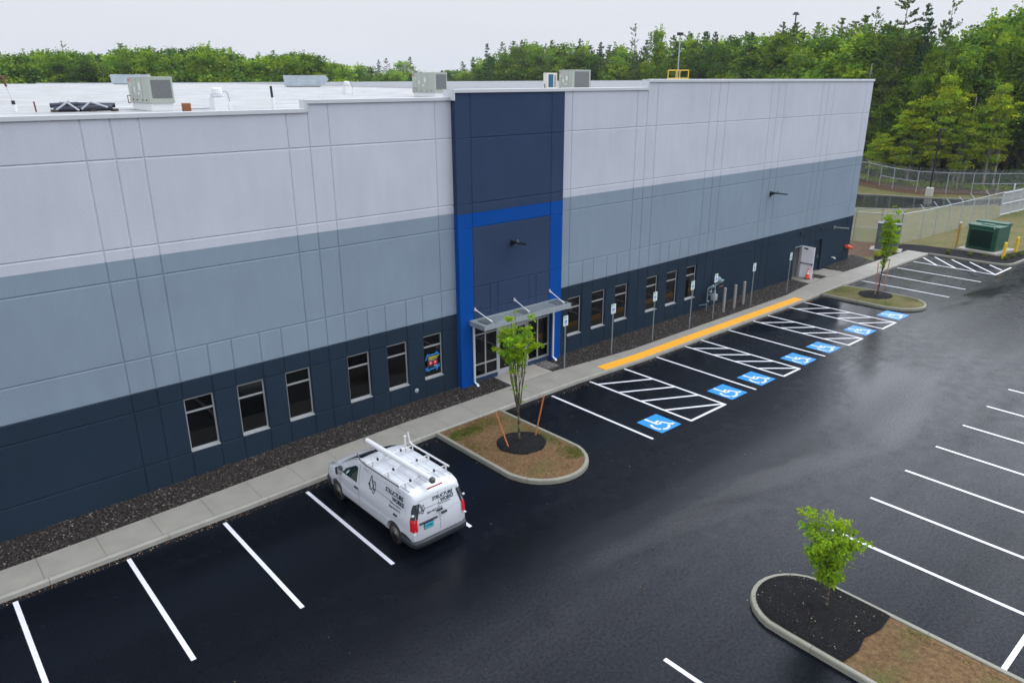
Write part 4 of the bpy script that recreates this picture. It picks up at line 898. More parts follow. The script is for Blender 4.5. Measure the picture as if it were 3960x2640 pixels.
# rear: bumper, doors, plate, handles, lights
def RB(name, m_, x0, x1, z0, z1, d0=-.012, d1=.01, b=0.0, par=None):
    mb = MB(); mb.box(x0, x1, d0, d1, z0, z1, b); mb.v = [warp((p[0], min(p[1], .01) if p[1] < .9 else p[1], p[2])) for p in mb.v]; return mb.build(name, m_, par or VAN)
bp_ = MB(); q = [(-.965, .62), (-.972, .30), (-.955, .08), (-.88, -.05), (-.6, -.085), (.6, -.085), (.88, -.05), (.955, .08), (.972, .30), (.965, .62)]
vs = []
for z, k in ((.27, -.02), (.31, .01), (.42, .012), (.47, .0), (.48, -.06)):
    for i, (x, y) in enumerate(q): vs.append((x+(k if x > 0 else -k), y-k if y < .2 else y, z))
n = len(q); bp_.add(vs, [(j*n+i, j*n+i+1, (j+1)*n+i+1, (j+1)*n+i) for j in range(4) for i in range(n-1)])
bp_.build('rear_bumper', M_TRIM, VAN, smooth=True)
fb = MB(); q = [(-.955, 4.66), (-.93, 4.86), (-.85, 5.03), (-.6, 5.13), (.6, 5.13), (.85, 5.03), (.93, 4.86), (.955, 4.66)]; vs = []
for z, k in ((.24, -.03), (.30, .01), (.52, .015), (.60, -.01)): vs += [(x+(k if x > 0 else -k), y+k, z) for x, y in q]
n = len(q); fb.add(vs, [(j*n+i, j*n+i+1, (j+1)*n+i+1, (j+1)*n+i) for j in range(3) for i in range(n-1)]); fb.build('front_bumper', M_TRIM, VAN, smooth=True)
rs = MB()
def rline(pts, w=.009, m_=rs):
    for (xa, za), (xb, zb_) in zip(pts, pts[1:]):
        d = Vector((xb-xa, zb_-za)).normalized(); n_ = Vector((-d.y, d.x))*w/2
        m_.add([warp((p.x, -.004, p.y)) for p in (Vector((xa, za))+n_, Vector((xa, za))-n_, Vector((xb, zb_))-n_, Vector((xb, zb_))+n_)], [(3, 2, 1, 0)])
for z in (1.74, 1.5, 1.2, .9): pass
rline([(0, 1.75), (0, 1.45), (0, 1.1), (0, .8), (0, .56)]); rs.build('rear_door_seam', M_SEAM, VAN)
sg = MB(); 
for s_ in (-1, 1): rline([(s_*.06, 1.66), (s_*.66, 1.66), (s_*.72, 1.60), (s_*.76, 1.16)], .009, sg); rline([(s_*.05, 1.10), (s_*.4, 1.10), (s_*.55, 1.14), (s_*.74, 1.14)], .009, sg); sg.build('rear_door_crease', mat('crease_shade', (.35, .36, .39), .6), VAN); sg = MB()  # rear door creases: shade painted as thin grey lines, no real gap
RB('number_strip', M_TRIM, -.72, -.10, .985, 1.025, -.045, .01, .012)
pl = RB('number_plate', mat('plate_teal', (.06, .42, .52), .45), -.55, -.25, .79, .95, -.014)
PL = lambda x, z, y=-.018: Matrix(((1, 0, 0, x), (0, 0, 0, y), (0, 1, 0, z), (0, 0, 0, 1)))
text_mesh('C17 R2230', .066, pl, mat('plate_ink', (.01, .02, .08), .6), Matrix.Translation((-.537, -.017, .846)) @ FACE, 'plate_lettering', .82, bold=.002)
RB('plate_base', mat('plate_frame', (.05, .05, .06), .5), -.56, -.24, .775, .965, -.009, .01)
RB('rear_door_handle', M_TRIM, -.10, .11, 1.16, 1.205, -.04, .01, .012); RB('rear_door_handle', M_TRIM, .05, .25, 1.03, 1.09, -.04, .01, .018)
bk = MB(); bk.box(-.27, .27, .30, .345, 1.845, 1.885, .012); bk.v = [(x, y-.10-abs(x)*.0, z-.006) for x, y, z in bk.v]; bk.build('brake_light', mat('dark_red_lens', (.28, .01, .04), .25), VAN)
# lettering and the angular monogram on side and rear
SIDE = lambda y, z: Matrix(((0, 0, -1, -(side_x(y, z)+.006)), (-1, 0, 0, y), (0, 1, 0, z), (0, 0, 0, 1)))
def tilt(y, z): a = math.atan2(side_x(y, z)-side_x(y, z+.3), .3); return Matrix.Translation((-(side_x(y, z)+.008), y, z)) @ Matrix.Rotation(a, 4, 'Y') @ Matrix(((0, 0, -1, 0), (-1, 0, 0, 0), (0, 1, 0, 0), (0, 0, 0, 1)))
for txt, y, z, s_, sx_, w in (('STRUCTURE', 1.42, 1.56, .175, .92, .006), ('WORKS', 1.06, 1.39, .175, .92, .006), ('Security Integration', 1.16, 1.29, .075, .92, .0), ('866-967-5712', 1.20, 1.15, .115, .88, .0)):
    text_mesh(txt, s_, VAN, M_LETT, tilt(y, z), 'side_lettering', sx_, 0, bold=w)
RT = lambda x, z: Matrix.Translation(warp((x, -.006, z))) @ Matrix.Rotation(math.atan(-.13), 4, 'X') @ FACE
for txt, x, z, s_, sx_, w in (('STRUCTURE', -.20, 1.53, .145, .90, .005), ('WORKS', .07, 1.405, .145, .90, .005), ('Security Integration', .0, 1.335, .058, .92, 0), ('866-967-5712', -.42, 1.20, .11, .86, 0)):
    text_mesh(txt, s_, VAN, M_LETT, RT(x, z), 'rear_lettering', sx_, 0, bold=w)
LOGO = [[(0, .30), (.10, .52), (.17, .36), (.30, .40), (.34, .20), (.22, -.02), (.10, .10), (.02, .06), (0, .30)], [(.10, .40), (.20, .22), (.12, .10)], [(.24, .34), (.20, .10), (.29, .16)], [(.15, .34), (.26, .12)]]
def logo(M, k, name):
    mb = MB()
    for pl_ in LOGO:
        for a, b_ in zip(pl_, pl_[1:]):
            a = Vector(a)*k; b_ = Vector(b_)*k; d = (b_-a).normalized(); n_ = Vector((-d.y, d.x))*.007*k*2
            mb.add([M @ Vector((*p, 0)) for p in (a+n_, a-n_, b_-n_, b_+n_)], [(0, 1, 2, 3)])
    mb.build(name, M_LETT, VAN)
    mb = MB(); mb.add([M @ Vector((*(Vector(p)*k), .001)) for p in ((-.10, .22), (.03, .28), (.06, .10))], [(0, 1, 2)]); mb.build(name+'_wedge', mat('dark_green_vinyl', (.01, .07, .045), .5), VAN)
logo(tilt(2.26, 1.20), 1.0, 'side_logo'); logo(RT(-.70, 1.28), .62, 'rear_logo')
mb = MB(); M_ = tilt(1.88, 1.36); mb.add([M_ @ Vector(p) for p in ((0, .012, 0), (0, 0, 0), (.84, -.02, 0), (.84, -.008, 0))], [(0, 1, 2, 3)]); mb.build('side_logo_rule', M_LETT, VAN)
mb = MB(); M_ = RT(-.48, 1.39); mb.add([M_ @ Vector(p) for p in ((0, .010, 0), (0, 0, 0), (.86, .0, 0), (.86, .010, 0))], [(0, 1, 2, 3)]); mb.build('rear_logo_rule', M_LETT, VAN)
# windscreen and roof ribs
ws = MB(); n, k = 8, 10; g_ = []
for i in range(n+1):
    y = 3.08+(4.22-3.08)*i/n
    for j in range(k+1): wt = van_st(y)[2]-.055; x = -wt+2*wt*j/k; g_.append((x, y, top_z_van(x, y)+.008))
ws.add(g_, [(i*(k+1)+j, i*(k+1)+j+1, (i+1)*(k+1)+j+1, (i+1)*(k+1)+j) for i in range(n) for j in range(k)]); ws.build('windscreen', mat('black_windscreen', (.008, .010, .016), .04, spec=.7), VAN, smooth=True)
for x in (-.52, -.30, -.08, .14, .36, .56):
    rb = MB(); rb.box(x-.03, x+.03, .45, 2.75, top_z_van(x, 1.5)-.012, top_z_van(x, 1.5)+.010, .006); rb.build('roof_rib', M_VAN, VAN)
for x in (-.74, .74):
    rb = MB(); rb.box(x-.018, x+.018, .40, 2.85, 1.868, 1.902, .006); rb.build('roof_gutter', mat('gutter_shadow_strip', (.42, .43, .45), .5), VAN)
# ladder rack and tube, both bolted to the roof, so parts of the van
M_RACK = mat('white_rack_tube', (.55, .55, .55), .35)
for y in (.62, 1.48, 2.32):
    rb = MB(); rb.tube([(-.95, y, 2.06), (.70, y, 2.10)], .020); rb.tube([(-.72, y, 1.90), (-.72, y, 2.06)], .022); rb.tube([(.72, y, 1.90), (.72, y, 2.10)], .022); rb.build('rack_crossbar', M_RACK, VAN)
    for xx in (-.55, -.05, .28): rb = MB(); rb.box(xx-.03, xx+.03, y-.03, y+.03, 2.045, 2.115, .01); rb.build('rack_clip', M_BLACK, VAN)
rb = MB(); rb.tube([(-.97, .58, 2.06), (-.98, 2.36, 2.06), (-1.0, 2.55, 2.12), (-1.02, 2.66, 2.30)], .022); rb.build('rack_rail', mat('dark_rack_rail', (.10, .10, .11), .4, .3), VAN)
rb = MB(); rb.tube([(.68, .42, 2.16), (.68, 2.30, 2.16), (.67, 2.40, 2.24), (.66, 2.45, 2.52)], .028); rb.tube([(.68, .62, 2.16), (.72, .62, 1.9)], .02); rb.tube([(.68, 1.48, 2.16), (.70, 1.48, 1.95)], .02); rb.build('rack_rail', M_RACK, VAN)
rb = MB(); rb.tube([(.52, 2.40, 1.9), (.52, 2.42, 2.42)], .03); rb.ball((.52, 2.42, 2.44), .045, 10, 6); rb.build('rack_post', M_RACK, VAN)
for y in (.62, 2.32): rb = MB(); rb.tube([(-.95, y, 2.06), (-1.0, y-.02, 1.95), (-.93, y-.04, 1.84)], .016); rb.tube([(-1.0, y+.05, 1.96), (-1.0, y-.16, 1.98)], .012); rb.build('ladder_clamp', M_ALU, VAN)
tb = MB(); a, b_ = Vector((-.24, 3.42, 2.19)), Vector((-.17, .10, 2.17)); tb.cyl(a, b_, .085, n=20); tube_ = tb.build('conduit_tube', mat('white_pvc', (.60, .60, .61), .3), VAN, smooth=False)
tb = MB(); tb.cyl(b_+Vector((0, .02, 0)), b_-Vector((0, .05, 0)), .092, n=18); tb.ball(b_-Vector((0, .04, 0)), .085, 12, 8); tb.build('tube_cap', mat('dark_grey_cap', (.06, .06, .065), .5), tube_)
tb = MB(); tb.cyl(a-Vector((0, .01, 0)), a+Vector((0, .015, 0)), .088, n=18); tb.build('tube_cap', M_BLACK, tube_)
for y in (.62, 2.32): tb = MB(); tb.box(-.26, -.13, y-.02, y+.02, 2.07, 2.12); tb.build('tube_strap', M_RACK, tube_)

# ------------------------------------------------------------ accessible parking signs
M_PLATE = mat('white_sign_sheet', (.66, .76, .73), .4); M_GRN = mat('green_sign_ink', (.02, .22, .08), .5); M_SBLUE = mat('blue_sign_ink', (.01, .10, .45), .5); M_POST2 = mat('galvanised_post', (.30, .36, .37), .5, .4)
SG = [(24.90, -1.40, 2.70), (28.01, -1.55, 2.68), (31.10, -1.62, 2.72), (34.18, -1.69, 2.76), (36.5, -1.58, 2.74), (40.33, -1.60, 2.74), (44.72, -1.47, 2.69)]
wh = ['nearest the entrance, by the pea gravel patch', 'second from the entrance, before the third window right of it', 'third from the entrance, standing between two windows', 'fourth from the entrance, before the last window', 'beside the gas meter pipes', 'just past the three grey bollards', 'farthest of the row, beside the open white door']
wh[1] = 'second from the entrance'; wh[2] = 'third from the entrance'; wh[3] = 'fourth from the entrance, before the last window'
for i, (x, y, zt) in enumerate(SG):
    s_ = empty('parking_sign', (x, y, .09), 'accessible parking sign on steel post, '+wh[i], 'sign', 'accessible parking signs in the gravel bed', rz=R(random.uniform(-5, 5))); h = zt-.09
    mb = MB(); w = .03; mb.box(-w, w, .0, .006, -.1, h-.02); mb.box(-w, -w+.006, -.018, .0, -.1, h-.02); mb.box(w-.006, w, -.018, .0, -.1, h-.02); mb.build('post', M_POST2, s_)
    mb = MB(); pts = []
    for cx_, cz_, a0 in ((.125, h-.03, 0), (-.125, h-.03, 90), (-.125, h-.45, 180), (.125, h-.45, 270)): pts += [(cx_+.03*math.cos(R(a0+t)), cz_+.03*math.sin(R(a0+t))) for t in (0, 30, 60, 90)]
    n = len(pts); mb.add([(p[0], -.024, p[1]) for p in pts]+[(p[0], -.020, p[1]) for p in pts], [tuple(range(n-1, -1, -1)), tuple(range(n, 2*n))]+[(i_, (i_+1) % n, n+(i_+1) % n, n+i_) for i_ in range(n)])
    p_ = mb.build('sign_plate', M_PLATE, s_)
    text_mesh('RESERVED\nPARKING', .052, p_, M_GRN, Matrix.Translation((-.135, -.0255, h-.075)) @ FACE, 'lettering', .88, bold=.001, depth=.0008)
    mb = MB(); mb.box(-.075, .075, -.0265, -.0245, h-.36, h-.21); bq = mb.build('blue_square', M_SBLUE, p_)
    mb = MB(); wheelchair(mb, Matrix.Translation((-.065, -.028, h-.35)) @ FACE @ Matrix.Scale(.13, 4)); mb.build('wheelchair_figure', MW, p_)
    mb = MB(); mb.box(-.09, .09, -.0262, -.0245, h-.43, h-.405); mb.build('arrow_bar', M_GRN, p_)
for i, (x, y, h) in enumerate(((38.16, -1.18, 1.46), (39.30, -1.15, 1.43), (40.36, -1.08, 1.42))):
    mb = MB(); mb.lathe([(.085, -.1), (.085, h-.02), (.075, h), (.02, h+.012)], (0, 0, 0), 14)
    o = mb.build('grey_bollard', mat('grey_bollard_paint', (.26, .25, .24), .6, .1, noise=(5, .1)), smooth=False, loc=(x, y, .1)); tag(o, ['plain grey steel bollard closest to the gas meter', 'middle one of the three grey steel bollards in the gravel', 'grey steel bollard of the three farthest from the gas meter'][i], 'bollard', 'grey bollards guarding the gas meter')
# gas meter set
gm = empty('gas_meter', (37.6, -.5, .1), 'grey gas meter and regulator piping against the slate wall between windows and bollards', 'gas meter')
MP = mat('grey_blue_pipe', (.16, .23, .26), .5, .3)
mb = MB(); mb.tube([(.0, .1, -.1), (.0, .1, .55)], .035); mb.tube([(0, .1, .55), (0, .1, 1.30), (.12, .08, 1.42), (.30, .06, 1.42), (.45, .05, 1.42)], .032); mb.tube([(-.55, .25, .42), (0, .1, .42)], .02); mb.tube([(.3, .06, 1.42), (.3, .06, .75), (.65, .05, .75)], .03); mb.tube([(.45, .05, 1.42), (1.0, .05, 1.50), (1.0, .35, 1.50)], .032); mb.tube([(.05, .1, .95), (.5, .1, .95)], .025); mb.build('pipework', MP, gm)
for x, z, r_ in ((.42, 1.42, .10), (.98, 1.72, .19), (1.25, 1.60, .13), (.0, .60, .07), (.22, 1.12, .09)):
    mb = MB(); mb.lathe([(r_*.4, -.09), (r_, -.05), (r_*1.05, 0), (r_, .04), (r_*.5, .09)], n=16); mb.xf(Matrix.Translation((x, .05, z)) @ Matrix.Rotation(R(75), 4, 'X')); mb.build('regulator', MP, gm, smooth=True)
mb = MB(); mb.tube([(1.0, .05, 1.5), (1.0, .05, 1.9), (1.3, .05, 1.62), (1.52, .05, 1.62)], .035); mb.build('relief_pipe', MP, gm)
mb = MB(); mb.box(.42, .74, -.12, .16, .55, .95, .05); mb.build('meter_body', mat('meter_grey', (.33, .36, .38), .4), gm, smooth=True)
mb = MB(); mb.cyl((.58, .0, .95), (.58, .0, 1.15), .06, n=10); mb.build('meter_cap', mat('cream_cap', (.5, .47, .4), .5), gm)
mb = MB(); mb.cyl((.98, .0, 1.30), (1.35, -.02, 1.30), .04, n=8); mb.build('rust_pipe', mat('rusty_red', (.16, .03, .02), .7), gm)
# traffic cone
cn_ = empty('traffic_cone', (48.80, -.68, .162), 'orange traffic cone with two white bands in front of the open white door', 'traffic cone')
MO = mat('orange_cone', (.85, .07, .025), .45)
mb = MB(); mb.box(-.19, .19, -.19, .19, 0, .035, .01); mb.build('cone_base', M_RUBBER, cn_)
mb = MB(); mb.lathe([(.14, .035), (.135, .06), (.035, .72), (.02, .73)], n=20); mb.build('cone_body', MO, cn_, smooth=True)
for z0, z1 in ((.34, .44), (.50, .58)):
    mb = MB(); rr = lambda z: .135-(z-.06)*.1515+.003; mb.lathe([(rr(z0), z0), (rr(z1), z1)], n=20); mb.build('white_band', MW, cn_)

# ------------------------------------------------------------ roof top things
def rtu(x, y, w, l, h, label, rz=0, hood=False):
    z = roof_z(x, y); o = empty('air_handler', (x, y, z), label, 'rooftop unit', 'packaged air conditioners on the roof', rz)
    MA = mat('beige_grey_unit', (.36, .39, .34), .5, noise=(3, .04)); MD = mat('unit_coil_grille', (.15, .16, .16), .6, .2, noise=(30, .3))
    mb = MB(); mb.box(.06, w-.06, .06, l-.06, -.02, .33); mb.build('roof_curb', mat('white_curb_membrane', (.72, .73, .73), .5), o)
    mb = MB(); mb.box(0, w, 0, l, .34, .34+h, .02); mb.box(-.015, w+.015, -.015, l+.015, .34+h-.05, .34+h+.01, .005); mb.box(-.01, w+.01, -.01, l+.01, .33, .40); b_ = mb.build('cabinet', MA, o)
    mb = MB(); mb.box(w*.12, w*.92, -.008, .0, .52, .34+h-.12); 
    for k in range(9): zz = .55+(h-.32)*k/9; mb.box(w*.12, w*.92, -.016, -.008, zz, zz+.015)
    mb.build('coil_grille', MD, b_)
    mb = MB()
    for yy in (l*.30, l*.56, l*.80): mb.box(-.006, 0, yy-.006, yy+.006, .42, .34+h-.06)
    mb.build('panel_seam', mat('unit_seam', (.14, .15, .14), .7), b_)
    for yy, zz, a_, c_ in ((l*.42, .34+h*.62, .10, .16), (l*.68, .34+h*.5, .07, .12), (l*.85, .34+h*.72, .06, .05), (l*.5, .34+h*.35, .12, .05)): mb = MB(); mb.box(-.007, 0, yy-a_, yy+a_, zz-c_, zz+c_); mb.build('data_label', mat('pale_label', (.62, .63, .62), .5), b_)
    mb = MB(); mb.box(-.008, 0, l*.90, l*.97, .34+h*.84, .34+h*.93); mb.build('warning_label', mat('red_label', (.5, .02, .02), .5), b_)
    mb = MB()
    for yy in (l*.15, l*.35, l*.62, l*.8): mb.cyl((-.02, yy, .44), (0, yy, .44), .035, n=8)
    mb.build('service_port', M_BLACK, b_)
    mb = MB(); mb.tube([(-.05, l*.9, .30), (-.16, l*.9, .30), (-.16, l*.9, .62), (-.16, l*.75, .62)], .018); mb.build('copper_drain', mat('dark_copper', (.10, .035, .02), .5, .3), o)
    if hood:
        mb = MB(); mb.add([(w, .1, .6), (w, l*.5, .6), (w, l*.5, .34+h*.6), (w, .1, .34+h*.6), (w+.32, .1, .45), (w+.32, l*.5, .45)], [(0, 1, 5, 4), (3, 4, 5, 2), (0, 4, 3), (1, 2, 5)]); mb.build('intake_hood', MA, b_)
    return o
rtu(12.33, 11.6, 1.04, 2.9, 1.06, 'grey rooftop air conditioner nearest the camera, above the left wall')
rtu(35.5, 22.8, 1.13, 2.9, 1.36, 'grey rooftop air conditioner just left of the navy entrance tower')
rtu(46.6, 19.6, 2.1, 1.5, 1.62, 'grey rooftop air conditioner right of the navy tower, beside the blue-faced condenser', hood=True)
cd = empty('condenser', (44.35, 20.2, roof_z(44, 20)), 'cream condenser with a blue fan grille standing on the roof', 'condenser')
mb = MB(); mb.box(0, 1.15, 0, .38, .55, 1.72, .03); bx = mb.build('casing', mat('cream_casing', (.62, .60, .52), .45), cd)
mb = MB(); mb.box(.20, .72, -.012, 0, .66, 1.62, .0); mb.build('fan_grille', mat('dark_blue_coil', (.015, .09, .19), .5), bx)
for k in range(9):
    mb = MB(); mb.box(.83, .90, -.012, 0, .68+.1*k, .74+.1*k); mb.box(.95, 1.02, -.0125, 0, .68+.1*k, .74+.1*k); mb.build('louvre', M_BLACK, bx)
for x in (.05, 1.0): mb = MB(); mb.box(x, x+.06, .02, .08, -.02, .55); mb.box(x, x+.06, .3, .36, -.02, .55); mb.box(x, x+.06, .02, .36, .49, .548); mb.build('stand_leg', M_STEEL, cd)
mb = MB(); mb.tube([(-.12, 0, 0), (-.20, 0, .75), (-.12, .1, .9)], .035); mb.build('refrigerant_line', M_BLACK, cd)
def hood_(x, y, label, L_=5.6, h=1.42):
    o = empty('duct_hood', (x, y, roof_z(x, y)), label, 'roof vent hood', 'long galvanised hoods far out on the roof')
    MG = mat('pale_galvanised_sheet', (.42, .48, .52), .45, .3, noise=(.9, .15)); mb = MB()
    pr_ = [(0, .1), (-.1, h), (L_-.35, h), (L_, h*.62), (L_*.84, .1)]; n = 5
    mb.add([(a, 0, b_) for a, b_ in pr_]+[(a, 1.5, b_) for a, b_ in pr_], [tuple(range(n)), tuple(range(2*n-1, n-1, -1))]+[(i, n+i, n+(i+1) % n, (i+1) % n) for i in range(n)]); b_ = mb.build('hood_shell', MG, o)
    mb = MB()
    for k in range(1, 6): mb.box(L_*k/6.6-.02, L_*k/6.6+.02, -.03, 0, .15, h-.02)
    mb.build('standing_seam', MG, b_)
    mb = MB(); mb.box(.2, L_*.8, .1, 1.4, -.05, .12); mb.build('hood_base', M_ROOF, o); return o
h1 = hood_(34.6, 104, 'pale galvanised hood on the roof skyline behind the nearest air conditioner'); h1.rotation_euler.z = R(-18)
h2 = hood_(46.8, 71.5, 'larger looking galvanised hood on the middle of the roof skyline'); h2.rotation_euler.z = R(-28)
def fan(x, y, label, s=1.0):
    o = empty('exhaust_fan', (x, y, roof_z(x, y)), label, 'exhaust fan', 'white mushroom exhaust fans on the roof')
    mp_ = mat('white_fan_metal', (.70, .71, .72), .4)
    mb = MB(); mb.box(-.27*s, .27*s, -.27*s, .27*s, 0, .58*s); mb.build('fan_curb', mat('white_curb_membrane', (.72, .73, .73), .5), o)
    mb = MB(); mb.lathe([(.24*s, .58*s), (.30*s, .64*s), (.30*s, .72*s), (.20*s, .73*s), (.22*s, .74*s), (.22*s, .93*s), (.19*s, .96*s), (.02, .97*s)], n=18); b_ = mb.build('fan_hood', mp_, o, smooth=False)
    mb = MB(); mb.lathe([(.305*s, .70*s), (.305*s, .72*s)], n=18); mb.build('fan_rim', mat('rim_grey', (.3, .31, .33), .5), b_)
    mb = MB(); mb.tube([(.22*s, 0, .80*s), (.36*s, 0, .82*s), (.46*s, 0, .74*s), (.50*s, 0, .5*s), (.50*s, 0, 0)], .018*s); mb.build('power_conduit', M_STEEL, o)
    mb = MB(); mb.box(.44*s, .56*s, -.05, .05, 0, .38*s, .01); mb.build('junction_box', mp_, o)
fan(14.62, 9.9, 'white exhaust fan with a cable loop, right of the nearest air conditioner', 1.0); fan(34.6, 34.0, 'small distant exhaust fan right of the middle roof hood', 1.05)
def vpipe(x, y, h, hd, r_, label):
    o = empty('vent_pipe', (x, y, roof_z(x, y)), label, 'vent pipe'); mb = MB(); mb.cyl((0, 0, 0), (0, 0, hd), r_*1.3, n=12); mb.build('flashing', mat('white_curb_membrane', (.72, .73, .73), .5), o)
    mb = MB(); mb.cyl((0, 0, hd), (-.02, 0, h), r_, n=12); mb.build('pipe', M_BLACK, o)
vpipe(17.2, 10.1, 1.02, .52, .055, 'black vent pipe on the roof left of the parapet step')
sp_ = empty('service_mast', (7.75, 14.6, roof_z(7, 14)), 'thin pole with a red clamp head at the left end of the roof', 'mast')
mb = MB(); mb.cyl((0, 0, 0), (0, 0, .28), .09, n=10); mb.build('flashing', mat('white_curb_membrane', (.72, .73, .73), .5), sp_)
mb = MB(); mb.cyl((0, 0, .28), (0, 0, .44), .07, n=10); mb.build('collar', M_BLACK, sp_)
mb = MB(); mb.tube([(0, 0, .44), (-.12, 0, 1.0)], .03); mb.build('pole', mat('pale_rod', (.6, .6, .6), .4), sp_)
mb = MB(); mb.tube([(-.12, 0, 1.0), (-.20, 0, 1.35)], .045); mb.tube([(-.36, 0, 1.22), (-.34, 0, 1.38), (-.08, 0, 1.40), (-.06, 0, 1.26)], .022); mb.ball((-.15, 0, 1.12), .055); mb.build('clamp_head', mat('dark_red_metal', (.14, .03, .025), .5), sp_)
bu = empty('wrapped_bundle', (8.9, 13.0, roof_z(9, 13)), 'plastic wrapped stack of dark roofing rolls lying on the roof at left', 'bundle')
for x0_, y0_, x1_, y1_, z0_, z1_, r_ in ((.0, 0, 2.1, -.62, .12, .14, .12), (.15, .25, 1.9, -.30, .12, .16, .11), (.25, .10, 2.25, -.50, .30, .24, .10), (-.1, .1, .9, -.2, .26, .30, .10)):
    mb = MB(); mb.cyl((x0_, y0_, z0_), (x1_, y1_, z1_), r_, n=12); mb.build('dark_roll', mat('dark_roll', (.022, .026, .045), .4), bu)
for x0_, x1_, z0_, z1_ in ((.02, .55, .06, .44), (.45, .85, .40, .05), (.95, 1.25, .10, .36), (1.3, 1.9, .40, .16)):
    mb = MB(); a = Vector((x0_, .02-x0_*.29-.16, z0_)); b_ = Vector((x1_, .02-x1_*.29-.16, z1_)); mb.cyl(a, b_, .045, n=6); mb.build('plastic_wrap', mat('wrap_film', (.40, .43, .47), .25), bu)
for x0_ in (.0, 1.35, 2.15):
    mb = MB(); mb.box(x0_-.1, x0_+.12, -.2-x0_*.29, .2-x0_*.29, 0, .10); mb.build('timber_block', mat('dark_timber', (.05, .035, .03), .8), bu)
ob = empty('orange_box', (13.35, 10.6, roof_z(13, 10)), 'small orange junction box with a conduit on the roof by the nearest air conditioner', 'box')
mb = MB(); mb.box(0, .34, 0, .22, 0, .34, .03); mb.build('box_shell', mat('orange_brown_box', (.22, .075, .025), .6), ob); mb = MB(); mb.tube([(.3, .1, .1), (.9, .3, .1), (1.4, .45, .12)], .03); mb.build('conduit', M_STEEL, ob)
o = MB().tube([(0, 0, 0), (-.02, 0, .42)], .03).build('roof_stake', mat('rusty_red', (.16, .03, .02), .7), loc=(8.35, 13.6, roof_z(8, 13))); tag(o, 'short rusty pipe stub on the roof left of the wrapped bundle', 'pipe stub')
# yellow guard rail at the roof ladder, with its floodlight pole behind the building
gd = empty('guard_rail', (43.6, 7.4, 11.53), 'yellow guard rail standing behind the right parapet', 'guard rail')
def lad_pts(px, row, d):
    x_, y_, t_ = far_spot(px, d); return x_, y_, top_z(row, t_)
xa, ya, za = lad_pts(2581, 276, 55.5); xb, yb, zb_ = lad_pts(2659, 276, 55.5)
gd.location = (xa, ya, 11.5); ht = za-11.5; wx, wy = xb-xa, yb-ya
for f_ in (0, .40, .58, 1): mb = MB(); mb.cyl((wx*f_, wy*f_, 0), (wx*f_, wy*f_, ht), .032, n=8); mb.build('upright', M_YELLOW, gd)
for z in (ht-.035, ht-.56): mb = MB(); mb.cyl((0, 0, z), (wx, wy, z), .032, n=8); mb.build('rail', M_YELLOW, gd)
def pole_light(px, row, dist, heads, label, r_=.07, mt=None):
    x_, y_, t_ = far_spot(px, dist); z_ = top_z(row, t_); o = empty('light_pole', (x_, y_, 0), label, 'light pole')
    mb = MB(); mb.cyl((0, 0, 0), (0, 0, z_), r_*1.3, r_, n=8); mb.build('pole', mt or M_GALV, o)
    for dx, dz in heads: mb = MB(); hw_ = .30 if len(heads) > 1 else .32; mb.box(dx*dist*.01-hw_, dx*dist*.01+hw_, -.2, .25, z_+dz*dist*.01-hw_*.5, z_+dz*dist*.01+hw_*.5, .02); mb.cyl((0, 0, z_-.1), (dx*dist*.01, 0, z_+dz*dist*.01), r_*.6, n=6); mb.build('lamp_head', M_BLACK, o)
pole_light(2618, 150, 95, [(0, .05)], 'slim floodlight pole rising behind the yellow guard rail')
pole_light(3048, 80, 210, [(-.45, -.07), (-.20, .10), (.18, .12), (.42, -.03)], 'tall stadium light mast far off above the trees', .16, M_BLACK)
# black lamp post on a concrete base inside the far fence
lp = empty('lamp_post', (96.1, 9.35, 0), 'black lamp post on a round concrete base inside the far fence', 'lamp post')
mb = MB(); mb.lathe([(.42, -.1), (.42, .95), (.38, 1.0), (.1, 1.01)], n=18); mb.build('base', mat('white_concrete', (.42, .42, .38), .8, noise=(3, .1)), lp)
mb = MB(); mb.box(-.07, .07, -.07, .07, 1.0, 7.6); mb.build('pole', M_BLACK, lp); mb = MB(); mb.box(-.16, .16, -.75, -.05, 7.45, 7.6, .02); mb.build('lamp_head', M_BLACK, lp)

# ------------------------------------------------------------ fences
def mesh_mat(name, col, cell, wire, rot=0.785):
    m = bpy.data.materials.new(name); m.use_nodes = True; t = m.node_tree; t.nodes.clear(); o = t.nodes.new('ShaderNodeOutputMaterial'); g = t.nodes.new('ShaderNodeTexCoord')
    s_ = t.nodes.new('ShaderNodeSeparateXYZ'); t.links.new(g.outputs['UV'], s_.inputs[0])
    def mth(k, a, b_=None):
        q = t.nodes.new('ShaderNodeMath'); q.operation = k
        for i, x in enumerate((a, b_)):
            if x is None: continue
            if isinstance(x, (int, float)): q.inputs[i].default_value = x
            else: t.links.new(x, q.inputs[i])
        return q.outputs[0]
    def wires(sg_):
        v = mth('ADD' if sg_ > 0 else 'SUBTRACT', s_.outputs[0], s_.outputs[1]); v = mth('FRACT', mth('DIVIDE', v, cell)); return mth('LESS_THAN', mth('ABSOLUTE', mth('SUBTRACT', v, .5)), wire/cell/2)
    w = mth('MAXIMUM', wires(1), wires(-1)); tr = t.nodes.new('ShaderNodeBsdfTransparent'); d = t.nodes.new('ShaderNodeBsdfPrincipled'); d.inputs['Base Color'].default_value = (*col, 1); d.inputs['Roughness'].default_value = .5; d.inputs['Metallic'].default_value = .3
    mx_ = t.nodes.new('ShaderNodeMixShader'); t.links.new(w, mx_.inputs[0]); t.links.new(tr.outputs[0], mx_.inputs[1]); t.links.new(d.outputs[0], mx_.inputs[2]); t.links.new(mx_.outputs[0], o.inputs[0]); return m
